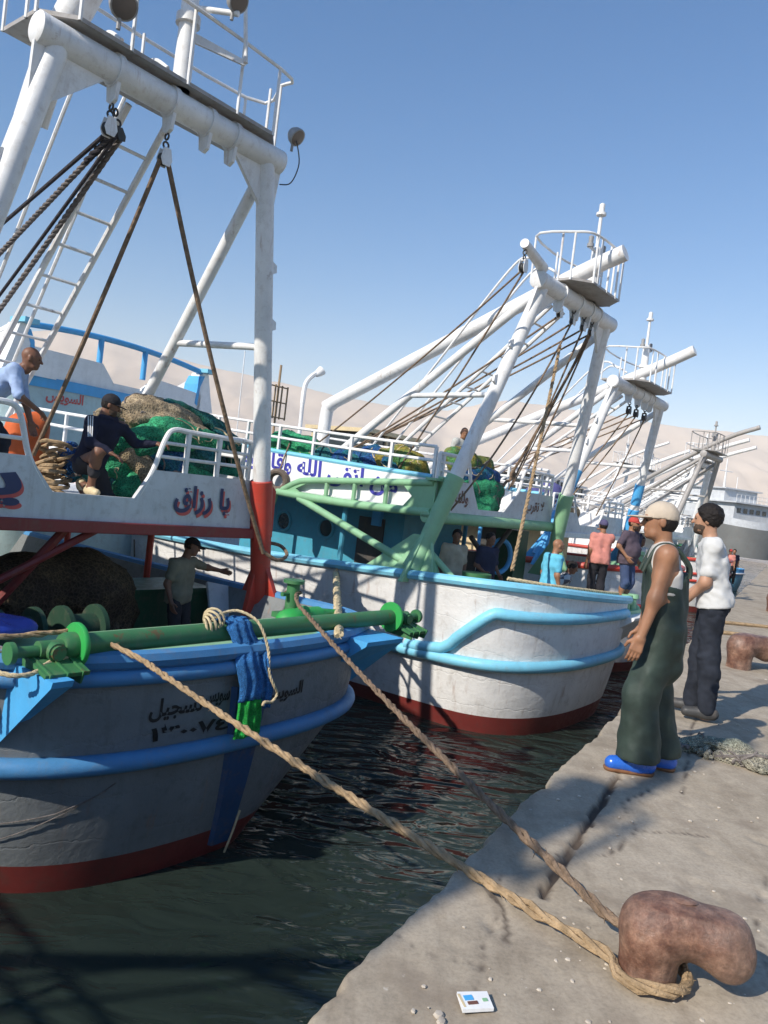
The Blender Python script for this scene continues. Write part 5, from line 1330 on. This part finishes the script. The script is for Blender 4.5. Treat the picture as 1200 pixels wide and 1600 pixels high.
SK = {'tan': skin('tan_skin', (.30, .15, .085)), 'dark': skin('brown_skin', (.19, .09, .055)), 'light': skin('light_brown_skin', (.40, .22, .14))}
M['hair'] = cloth('black_hair', (.016, .013, .012), scale=5, rough=.6, bump=.6)
M['beard'] = cloth('dark_beard', (.075, .05, .036), scale=5, rough=.8, bump=.6)
M['eye'] = paint('eye_dark', (.02, .015, .012), rough=.2, bump=0, streak=False)

def person(label, loc, fwd, H=1.75, res=.022, sk='tan', shirt=None, sleeve=.6, hem=-.02, trousers=None, cuff=1.0, shoes='dark_steel', hair='short', cap=None, beard=False, group=None, extra=None, tw=1.0, **J):
    s = H / 1.75; f = Vector((fwd[0], fwd[1], 0)).normalized()
    T = empty('person', loc, math.atan2(-f.x, f.y), label, 'person', group)
    g = lambda k, *d: Vector(J.get(k, d)) * (s if k not in J.get('abs', ()) else 1)
    pel, che = g('pelvis', 0, 0, .955), g('chest', 0, .01, 1.27)
    ax = (che - pel).normalized(); right = Vector(J.get('right', (1, 0, 0))).normalized(); hr = Vector(J.get('hip_right', (1, 0, 0))).normalized()
    front = right.cross(ax) * -1; front = (ax.cross(right)).normalized(); front = front if front.y > -.2 else -front
    sh = {sd: che + right * (.175 * s * sd) + ax * .135 * s for sd in (-1, 1)}
    nb = che + ax * .2 * s
    hd = g('head', 0, .05, 1.625)
    look = Vector(J.get('look', (0, 1, -.05))).normalized()
    up = Vector(J.get('hup', (hd - nb))).normalized(); up = (up - look * up.dot(look)).normalized(); hx_ = look.cross(up)
    HM = np.array([[hx_.x, look.x, up.x], [hx_.y, look.y, up.y], [hx_.z, look.z, up.z]])
    def hp(x, y, z): return hd + (hx_ * x + look * y + up * z) * s
    hip = {sd: pel + hr * (.09 * s * sd) - Vector((0, 0, .03 * s)) for sd in (-1, 1)}
    L = {}
    for sd, n in ((-1, 'L'), (1, 'R')):
        wr = g('hand' + n, sd * .245, .05, .87); el, wr = ik(sh[sd], wr, .29 * s, .26 * s, sh[sd] + Vector(J.get('elbow' + n, (sd * .3, -.6, -.6))))
        an = g('foot' + n, sd * .1, -.01, .085); kn, an = ik(hip[sd], an, .43 * s, .425 * s, hip[sd] + Vector(J.get('knee' + n, (sd * .08, 1, -.3))))
        L[n] = (sd, el, wr, kn, an, Vector(J.get('toe' + n, (sd * .18, 1, 0))).normalized())
    fat = J.get('fat', 1.0)
    def torso(i, k=1.0):
        pr = []
        for sd in (-1, 1):
            pr.append(S_cap(pel + hr * .07 * s * sd, che + right * .085 * s * sd, (.095 + i) * s * fat, (.105 + i) * s * (1 + (fat - 1) * .6)))
            pr.append(S_cap(che + right * .05 * s * sd + ax * .1 * s, sh[sd], (.09 + i) * s, (.058 + i) * s))
            pr.append(S_cap(pel - ax * .04 * s + hr * .06 * s * sd, pel + hr * .06 * s * sd + ax * .1 * s, (.105 + i) * s, (.1 + i) * s * fat))
        pr.append(S_cap(pel - hr * .05 * s - front * .045 * s, pel + hr * .05 * s - front * .045 * s - ax * .03 * s, (.085 + i) * s))
        if fat > 1.05: pr.append(S_ell(pel + ax * .15 * s + front * .06 * s, ((.15 + i) * s * fat, (.13 + i) * s * fat, (.17 + i) * s)))
        return pr
    def arm(n, i, fr=2.0, w_=1.0):
        sd, el, wr, *_ = L[n]; S_ = sh[sd]; pr = []
        a = min(1, fr); e1 = S_ + (el - S_) * a
        pr.append(S_cap(S_, e1, (.056 + i) * s, (.056 + i + (.042 - .056) * a + (w_ - 1) * .05) * s))
        if fr > 1: b = min(1, fr - 1); pr.append(S_cap(el, el + (wr - el) * b, (.043 + i) * s, (.043 + i - .015 * b) * s))
        return pr
    def leg(n, i, fr=2.0, wide=0.0):
        sd, el, wr, kn, an, toe = L[n]; hp_ = hip[sd]; pr = []
        a = min(1, fr); pr.append(S_cap(hp_, hp_ + (kn - hp_) * a, (.092 + i + wide * .3) * s, (.092 - .034 * a + i + wide * .8) * s))
        if fr > 1:
            b = min(1, fr - 1); m_ = kn.lerp(an, .3) - Vector((0, .015 * s, 0)); e = kn.lerp(an, b)
            pr.append(S_cap(kn, m_ if b > .3 else e, (.057 + i + wide) * s, (.056 + i + wide) * s))
            if b > .3: pr.append(S_cap(m_, e, (.056 + i + wide) * s, (.04 + i + wide * 1.25) * s))
        return pr
    # skin: one body surface
    pr = torso(0) + arm('L', 0) + arm('R', 0) + leg('L', 0) + leg('R', 0) + [S_cap(nb - ax * .06 * s, hp(0, -.025, -.08), .062 * s, .053 * s)]
    for n in 'LR':
        sd, el, wr, kn, an, toe = L[n]; pr.append(S_cap(an - toe * .04 * s - Vector((0, 0, .045 * s)), an + toe * .15 * s - Vector((0, 0, .055 * s)), .04 * s, .03 * s)); pr.append(S_cap(an, an - Vector((0, 0, .04 * s)), .04 * s))
    parts = [nets(pr, res, .045 * s)]
    hs = [S_ell(hp(0, -.012, .03), np.array((.074, .094, .088)) * s, HM), S_ell(hp(0, .03, -.03), np.array((.058, .064, .085)) * s, HM), S_cap(hp(-.03, .042, -.083), hp(.03, .042, -.083), .026 * s), S_ell(hp(0, .072, -.092), (.017 * s,) * 3),
          S_cap(hp(0, .09, .012), hp(0, .113, -.026), .009 * s, .013 * s), S_cap(hp(-.03, .082, .03), hp(.03, .082, .03), .013 * s), S_cap(hp(-.017, .088, -.057), hp(.017, .088, -.057), .009 * s), S_cap(hp(-.014, .083, -.07), hp(.014, .083, -.07), .009 * s),
          S_ell(hp(-.076, -.008, -.004), np.array((.012, .022, .034)) * s, HM), S_ell(hp(.076, -.008, -.004), np.array((.012, .022, .034)) * s, HM), S_cap(hp(0, -.025, -.05), hp(0, -.03, -.13), .055 * s)]
    hres = max(.007, res * .55)
    parts.append(nets(hs, hres, .02, ks=[.03, .04, .03, .02, .014, .02, .008, .008, .006, .006, .03]))
    for n in 'LR':
        sd, el, wr, *_ = L[n]; d = (wr - el).normalized(); pn = Vector(J.get('palm' + n, (-sd, .2, 0)))
        hpz, ks = hand_prims(wr - d * .012, d, pn, J.get('thumb' + n, (0, 1, .2)), s, J.get('curl' + n, .42))
        hpz.append(S_cap(wr - d * .05, wr, .029 * s, .026 * s)); ks.append(.02)
        parts.append(nets(hpz, max(.0045, res * .32), .01, ks=ks, pad=.01))
    body = net_obj('body', parts, SK[sk], T)
    wr_n = lambda a, fq: (lambda P: a * 1.3 * fbm(P[..., 0] * fq, P[..., 1] * fq, P[..., 2] * fq * .7, 2, 3) + a * .55 * (1 - np.abs(fbm(P[..., 0] * 11 + P[..., 2] * 7, P[..., 1] * 11 - P[..., 2] * 5, P[..., 2] * 13, 2, 13)) * 3))
    below = lambda o, n: (lambda P: (P - np.array(o)) @ np.array(n))
    if shirt:
        pr = torso(.02 if sleeve > .1 else .006) + (arm('L', .014, sleeve, 1.1) + arm('R', .014, sleeve, 1.1) if sleeve > .1 else [])
        if hem < -.02:
            for sd in (-1, 1): pr.append(S_cap(pel + hr * .07 * s * sd, pel + hr * .075 * s * sd + ax * hem * s, .125 * s * fat, .13 * s * fat))
        pr.append(S_cap(nb - ax * .05 * s - right * .04 * s, nb - ax * .05 * s + right * .04 * s, .07 * s))
        net_obj('shirt', nets(pr, res, .04 * s, [below(pel + ax * hem * s, -ax)] + ([below(nb + ax * .015 * s, ax)]) + ([(lambda P, sd=sd: .118 - np.linalg.norm(P - np.array(sh[sd] + right * .035 * sd - ax * .03), axis=-1)) for sd in (-1, 1)] if sleeve <= .1 else []), wr_n(.012 if sleeve > .1 else .004, 9)), M[shirt] if isinstance(shirt, str) else shirt, T)
    if trousers:
        pr = torso(.008) + leg('L', .014, cuff * 2 if cuff <= 1 else 2, .012 * tw) + leg('R', .014, cuff * 2 if cuff <= 1 else 2, .012 * tw)
        net_obj('trousers', nets(pr, res, .035 * s, [below(pel + ax * .07 * s, ax)], wr_n(.011, 8)), M[trousers], T)
    if shoes:
        for n in 'LR':
            sd, el, wr, kn, an, toe = L[n]; dn = Vector((0, 0, -1))
            pr = [S_cap(an - toe * .05 * s + dn * .035 * s, an + toe * .15 * s + dn * .045 * s, .052 * s, .042 * s), S_cap(an + Vector((0, 0, .02)), an + dn * .04 * s, .05 * s)]
            z0 = an.z - .085 * s
            net_obj('shoe', nets(pr, min(res, .015), .03, [lambda P, z0=z0: z0 - P[..., 2]]), M[shoes], T)
    hp0 = np.array(hd)
    def hloc(P): return ((P - hp0) @ HM) / s
    if hair in ('short', 'thick') and not cap:
        i = .012 if hair == 'short' else .02
        def hc(P):
            q = hloc(P); return np.maximum((q[..., 1] * .72 - q[..., 2] * .70 - .008 + .012 * np.cos(q[..., 0] * 38) * (q[..., 1] > 0) + .012 * vnoise(q[..., 0] * 60, q[..., 1] * 60, q[..., 2] * 60, 4)) * s, (np.abs(q[..., 0]) - .2) * s)
        pr = [S_ell(hp(0, -.014, .034), np.array((.076 + i, .094 + i, .09 + i)) * s, HM)]
        net_obj('hair', nets(pr, hres, .02, [hc], lambda P: .01 * fbm(P[..., 0] * 45, P[..., 1] * 45, P[..., 2] * 45, 2, 8)), M['hair'], T)
    if cap:
        pr = [S_ell(hp(0, -.012, .036), np.array((.089, .108, .098)) * s, HM)]
        def cc(P): q = hloc(P); return (.018 + .12 * np.maximum(-q[..., 1], 0) * -1 - q[..., 2]) * s
        hatm = M[cap]; brim = J.get('brim', .075)
        co = net_obj('cap', nets(pr, hres, .02, [cc], lambda P: .003 * fbm(P[..., 0] * 30, P[..., 1] * 30, P[..., 2] * 30, 2, 8)), hatm, T)
        if brim: net_obj('brim', nets([S_ell(hp(0, .085, .026), np.array((.08, .05 + brim, .009)) * s, HM)], hres * .8, .01, [lambda P: (.06 - hloc(P)[..., 1]) * s]), hatm, co)
        pr = [S_ell(hp(0, -.016, .01), np.array((.082, .1, .1)) * s, HM)]
        net_obj('hair', nets(pr, hres, .02, [lambda P: (hloc(P)[..., 1] + .0) * s, lambda P: (hloc(P)[..., 2] - .03) * s, lambda P: (-.062 - hloc(P)[..., 2]) * s]), M['hair'], T)
    if beard:
        pr = [S_ell(hp(0, .032, -.062), np.array((.064, .068, .066)) * s, HM), S_ell(hp(0, .07, -.09), np.array((.03, .026, .03)) * s, HM)]
        net_obj('beard', nets(pr, hres, .02, [lambda P: (hloc(P)[..., 2] + .036 + .02 * (np.abs(hloc(P)[..., 0]) < .022) * (hloc(P)[..., 1] > .05)) * s, lambda P: (.0 - hloc(P)[..., 1] - .3 * (hloc(P)[..., 2] + .04)) * s], lambda P: .005 * fbm(P[..., 0] * 50, P[..., 1] * 50, P[..., 2] * 50, 2, 8)), M['beard'], T)
    ey = MB()
    for x in (-.031, .031):
        e = MB(); e.ball(hp(x, .083, .006), .0095 * s, 8, 6); e.build('eye', M['eye'], T)
    br = MB()
    if extra: extra(T, s, dict(pel=pel, che=che, sh=sh, ax=ax, right=right, front=front, L=L, hp=hp, nb=nb, hip=hip))
    return T

C_ = lambda n, c, **k: M.__setitem__(n, cloth(n, c, **k))
C_('navy_hoodie', (.018, .02, .04)); C_('charcoal_trousers', (.03, .03, .035)); C_('pale_blue_shirt', (.32, .42, .62)); C_('dark_jeans', (.022, .026, .036), var=.4); C_('beige_shirt', (.42, .36, .27)); C_('olive_shirt', (.2, .19, .14))
C_('navy_shirt', (.025, .03, .06)); C_('sky_tshirt', (.12, .45, .62)); C_('green_trousers', (.05, .2, .1)); C_('pink_shirt', (.55, .22, .18)); C_('black_trousers', (.02, .02, .025)); C_('plum_tshirt', (.085, .065, .085)); C_('blue_shorts', (.05, .075, .15))
C_('white_tshirt', (.55, .55, .54), var=.1); C_('grey_singlet', (.5, .48, .45), var=.12); C_('beige_cap', (.50, .42, .33), var=.1); C_('red_cap', (.45, .06, .05)); C_('dark_cap', (.025, .025, .03)); C_('grey_tee', (.45, .46, .44)); C_('violet_cap', (.09, .08, .16))
C_('wader_rubber', (.03, .046, .037), rough=.64, var=.4, bump=.2); M['wader_rubber'].node_tree.nodes['Principled BSDF'].inputs['Specular IOR Level'].default_value = .35
M['blue_boot'] = paint('blue_rubber_boot', (.02, .12, .52), rough=.22, dirt=.1, streak=False, bump=.02, spec=.6)
M['sole'] = paint('brown_sole', (.2, .09, .04), rough=.7)
def checks():
    mt = bpy.data.materials.new('checked_cloth'); N, L = nodes(mt); P = N['Principled BSDF']; v = coords(N, L)
    a = tex(N, L, 'ShaderNodeTexChecker', v, Scale=9.0); a.inputs['Color1'].default_value = (.5, .5, .5, 1); a.inputs['Color2'].default_value = (.08, .08, .1, 1); L.new(a.outputs[0], P.inputs['Base Color']); P.inputs['Roughness'].default_value = .9
    return mt
M['checked'] = checks()

# man in waders, nearest
def waders(T, s, k):
    L, pel, che, sh, ax, right, front, hip = (k[x] for x in ('L', 'pel', 'che', 'sh', 'ax', 'right', 'front', 'hip'))
    pr = []
    for sd in (-1, 1): pr += [S_cap(pel + right * .07 * sd, che + right * .08 * sd + ax * .03, .122, .12), S_cap(pel + right * .075 * sd - ax * .12, pel + right * .07 * sd + ax * .1, .125, .122)]
    pr.append(S_cap(pel - front * .03 - Vector((0, 0, .25)), che - front * .03, .135, .13))
    for n in 'LR':
        sd, el, wr, kn, an, toe = L[n]; hp_ = hip[sd]
        pr += [S_cap(hp_, kn, .118, .112), S_cap(kn, an + Vector((0, 0, .03)), .112, .13), S_cap(an + Vector((0, .0, .03)), an + Vector((0, 0, .0)), .13, .13)]
    def topclip(P): return (P[..., 2] - 1.235 - .42 * np.clip(P[..., 1] - .02, -.06, .2) - .1 * np.cos(P[..., 0] * 9)) * .9
    def wr_(P): return .024 * fbm(P[..., 0] * 5, P[..., 1] * 5, P[..., 2] * 2.2, 3, 5) + .011 * fbm(P[..., 0] * 14 + P[..., 2] * 6, P[..., 1] * 14, P[..., 2] * 9, 2, 6) + .012 * np.abs(fbm(P[..., 0] * 6 + P[..., 2] * 4, P[..., 1] * 6 - P[..., 2] * 3, P[..., 2] * 2.5, 2, 16))
    w_ = net_obj('waders', nets(pr, .011, .03, [topclip, lambda P: .1 - P[..., 2]], wr_), M['wader_rubber'], T)
    for sd in (-1, 1):
        b = MB(); a0 = che + right * .1 * sd + front * .135 + ax * .02; a1 = sh[sd] - right * .085 * sd + ax * .062; a2 = che + right * .06 * sd - front * .15 + ax * -.02
        b.tube(catmull([a0, a1 + front * .065 - ax * .035, a1, a1 - front * .07 - ax * .03, a2 + ax * .08, a2], 5), .013, 8); b.build('strap', M['wader_rubber'], w_)
    for n in 'LR':
        sd, el, wr, kn, an, toe = L[n]; dn = Vector((0, 0, -1))
        pr = [S_cap(an - toe * .055 + dn * .02, an + toe * .16 + dn * .035, .06, .048), S_cap(an + Vector((0, 0, .1)), an + dn * .03, .062, .058)]
        bo_ = net_obj('boot', nets(pr, .009, .04, [lambda P: .022 - P[..., 2]]), M['blue_boot'], T)
        pr = [S_cap(an - toe * .055 + dn * .05, an + toe * .165 + dn * .055, .058, .05)]
        net_obj('sole', nets(pr, .009, .04, [lambda P: P[..., 2] - .026, lambda P: .002 - P[..., 2]]), M['sole'], bo_)
person('man in dark green rubber waders, grey singlet and beige cap standing at the quay edge', (1.87, 4.93, .0), (-.97, .23), 1.745, res=.011, sk='tan', shirt='grey_singlet', sleeve=.04, hem=.2, trousers=None, shoes=None, cap='beige_cap', extra=waders,
       pelvis=(0, 0, .96), chest=(0, .035, 1.28), head=(0, .1, 1.615), look=(-.05, 1, -.06), handL=(-.25, .16, .84), handR=(.25, .1, .86), elbowL=(-.25, -.8, -.3), footL=(-.1, .05, .085), footR=(.1, -.1, .085), palmL=(1, .1, 0), curlL=.5, curlR=.5)
# man in white T-shirt
person('bearded man in white T-shirt and dark jeans standing behind the man in waders', (2.81, 6.52, 0), (-.93, .36), 1.8, res=.012, sk='light', shirt='white_tshirt', sleeve=.72, hem=-.06, trousers='dark_jeans', shoes='dark_steel', hair='thick', beard=True,
       pelvis=(0, -.06, .985), chest=(0, -.01, 1.285), head=(0, .07, 1.63), look=(.1, 1, -.02), handL=(-.12, .17, .93), handR=(.14, .17, .95), elbowL=(-.5, -.5, -.4), palmL=(.6, -.5, 0), footL=(-.09, -.11, .085), footR=(.1, .0, .085), toeL=(-.1, 1, 0), tw=1.3)
# crouching man on A
def stripes(T, s, k):
    sd, el, wr, *_ = k['L']['R']; S_ = k['sh'][1]
    d = (el - S_); out = Vector((.5, .5, .4)); out = (out - d.normalized() * out.dot(d.normalized())).normalized(); sid = d.normalized().cross(out)
    for o in (-.022, 0, .022):
        b = MB(); b.tube([S_ + d * t + (out * math.cos(o * 14) + sid * math.sin(o * 14)) * (.078 - .012 * t) for t in (-.1, .15, .4, .65, .9)], .006, 5); b.build('sleeve_stripe', M['white_clean'], T)
    pr = [S_cap(k['nb'] - k['right'] * .07 - k['ax'] * .0, k['nb'] + k['right'] * .07, .055), S_cap(k['nb'] - k['front'] * .07 - k['ax'] * .03, k['nb'] - k['front'] * .06 + k['ax'] * .03, .07)]
    net_obj('hood', nets(pr, .012, .04, (), lambda P: .012 * fbm(P[..., 0] * 12, P[..., 1] * 12, P[..., 2] * 12, 2, 1)), M['navy_hoodie'], T)
fA = lambda u, v: TA.matrix_world.to_3x3() @ Vector((u, v, 0))
person('crouching man in navy hoodie with white sleeve stripes and dark cap holding the rail', W(TA, .08, 2.86, 1.13), fA(.12, -.99), 1.75, res=.014, sk='dark', shirt='navy_hoodie', sleeve=1.92, hem=-.03, trousers='charcoal_trousers', cuff=.78, shoes='cream', cap='dark_cap', beard=True, extra=stripes, brim=.05,
       pelvis=(0, -.16, .36), chest=(-.02, -.02, .7), head=(-.04, .07, 1.05), look=(-.7, .7, -.3), right=(.96, -.25, -.02), handR=(.1, .34, .5), elbowR=(.5, -.1, -.3), handL=(-.56, .33, .68), elbowL=(-.3, -.3, -.5), footR=(.14, .1, .085), kneeR=(.25, 1, .9), footL=(-.1, -.38, .1), kneeL=(-.4, .9, -.9), toeL=(0, .5, -.8), palmL=(0, -.5, -1), curlL=.8, palmR=(0, 0, -1), thumbR=(-1, .3, 0))
# man leaning on the rail of A
person('bald man in pale blue shirt leaning over the white rail on the left', W(TA, -1.02, 3.02, 1.13), fA(.8, -.6), 1.72, res=.014, sk='dark', shirt='pale_blue_shirt', sleeve=.95, hem=-.1, trousers='dark_jeans', hair='none', shoes='dark_steel',
       pelvis=(0, -.2, .9), chest=(.0, .04, 1.15), head=(.0, .26, 1.42), look=(-.1, 1, -.12), hup=(0, .3, 1), handR=(.1, .38, .88), elbowR=(.6, -.2, -.2), handL=(-.14, .3, .72), elbowL=(-.3, -.4, -.4), footL=(-.1, .05, .085), footR=(.1, -.25, .085), palmR=(0, 0, -1), curlR=.6)
# man in the shade below
person('man in faded shirt and cap in the shade, one hand towards the red post', W(TA, 1.42, 2.85, -.98), fA(.25, -.97), 1.68, res=.02, sk='dark', shirt='olive_shirt', sleeve=.7, hem=-.12, trousers='charcoal_trousers', cap='dark_cap', brim=.05, chest=(.03, .04, 1.25), head=(-.05, .1, 1.6), look=(-.5, .8, -.2), handL=(-.72, .22, 1.24), elbowL=(-.3, -.2, -.8), handR=(.26, .1, .86))
# people on B
fB = lambda u, v: TB.matrix_world.to_3x3() @ Vector((u, v, 0))
zb_ = -.56
person('man in beige short-sleeved shirt standing in the shade under the green beam', W(TB, -1.32, 2.05, zb_), fB(-.6, -.8), 1.64, sk='dark', shirt='beige_shirt', sleeve=.85, hem=-.14, trousers='charcoal_trousers', look=(.3, .9, -.05))
person('man in dark navy shirt standing in the shade beside the beige-shirted man', W(TB, -.62, 1.8, zb_), fB(-.3, -.95), 1.64, sk='dark', shirt='navy_shirt', sleeve=.85, hem=-.12, trousers='charcoal_trousers', handL=(-.2, .2, .95), handR=(.2, .22, 1.0))
person('balding man in sky-blue T-shirt and green trousers on the stern of the white boat', W(TB, -.48, .62, zb_), fB(.8, -.5), 1.70, sk='tan', shirt='sky_tshirt', sleeve=.7, hem=-.05, trousers='green_trousers', hair='none', look=(.1, 1, -.1), head=(0, .08, 1.62))
person('stooping figure in a black and white checked shirt beside the sky-blue T-shirt', W(TB, .2, .72, zb_), fB(.5, -.8), 1.55, sk='dark', shirt=M['checked'], sleeve=1.8, hem=-.1, trousers='black_trousers', pelvis=(0, -.22, .82), chest=(.03, .0, 1.06), head=(.08, .17, 1.36), look=(.2, .9, -.35))
person('man in pink shirt and black trousers seen from behind on the stern', W(TB, 1.42, .56, -.08), fB(.75, .65), 1.62, sk='tan', shirt='pink_shirt', sleeve=.8, hem=-.1, trousers='black_trousers', cap='violet_cap', handR=(.1, .28, 1.5), elbowR=(.5, .3, -.4), curlR=.8)
person('stout man in plum T-shirt, blue shorts and red cap facing the quay', W(TB, 2.0, .26, -.08), fB(-.15, -1), 1.74, sk='tan', shirt='plum_tshirt', sleeve=.8, hem=-.12, trousers='blue_shorts', cuff=.6, cap='red_cap', brim=.03, beard=True, fat=1.22, handR=(.27, .14, .98), elbowR=(.8, -.5, -.3), handL=(-.26, .1, .9), shoes='dark_steel')
fC = lambda u, v: TC.matrix_world.to_3x3() @ Vector((u, v, 0))
person('man in navy shirt standing behind the stout man, half hidden', W(TC, -1.2, .35, -.2), fC(-.3, -.9), 1.78, sk='dark', shirt='navy_shirt', sleeve=1.8, hem=-.1, trousers='black_trousers')
person('dark-haired man in grey T-shirt partly hidden behind the man in waders', W(TC, -.85, .3, -.38), fC(-.5, -.8), 1.62, sk='dark', shirt='grey_tee', sleeve=.7, hem=-.08, trousers='green_trousers')
person('grey-haired man in pale shirt leaning on the upper deck railing of the white boat', W(TB, .3, 3.3, 1.39), fB(-.2, -1), 1.66, sk='tan', shirt='grey_tee', sleeve=.7, hem=-.05, trousers='olive_shirt', hair='none', chest=(0, .08, 1.25), head=(.02, .18, 1.57), handL=(-.18, .3, 1.02), handR=(.18, .3, 1.02), look=(.5, .8, -.2))
for (x, y, z, c, lab) in ((16.6, 36.5, -.9, 'pink_shirt', 'tiny far figure in a reddish shirt by the small striped boat'), (17.2, 37.4, -.9, 'navy_shirt', 'tiny far figure in dark clothes by the small striped boat')):
    person(lab, (x, y, z), (-.5, -.8), 1.7, res=.035, sk='tan', shirt=c, trousers='black_trousers', cap='red_cap' if c == 'pink_shirt' else None)
# ------------------------------------------------------------------ haze in the air
hz = MB(); hz.box((0, 800, 217), (9000, 7000, 446))
hm = bpy.data.materials.new('haze_air'); hm.use_nodes = True
N, L = hm.node_tree.nodes, hm.node_tree.links
for n in list(N):
    if n.type != 'OUTPUT_MATERIAL': N.remove(n)
pv = N.new('ShaderNodeVolumePrincipled'); pv.inputs['Color'].default_value = (.97, .93, .9, 1); pv.inputs['Density'].default_value = HAZE; pv.inputs['Anisotropy'].default_value = -.25
L.new(pv.outputs[0], [n for n in N if n.type == 'OUTPUT_MATERIAL'][0].inputs['Volume'])
ho = hz.build('haze', hm, smooth=0); tag(ho, 'thin dusty haze in the air over the harbour', 'haze', kind='stuff')
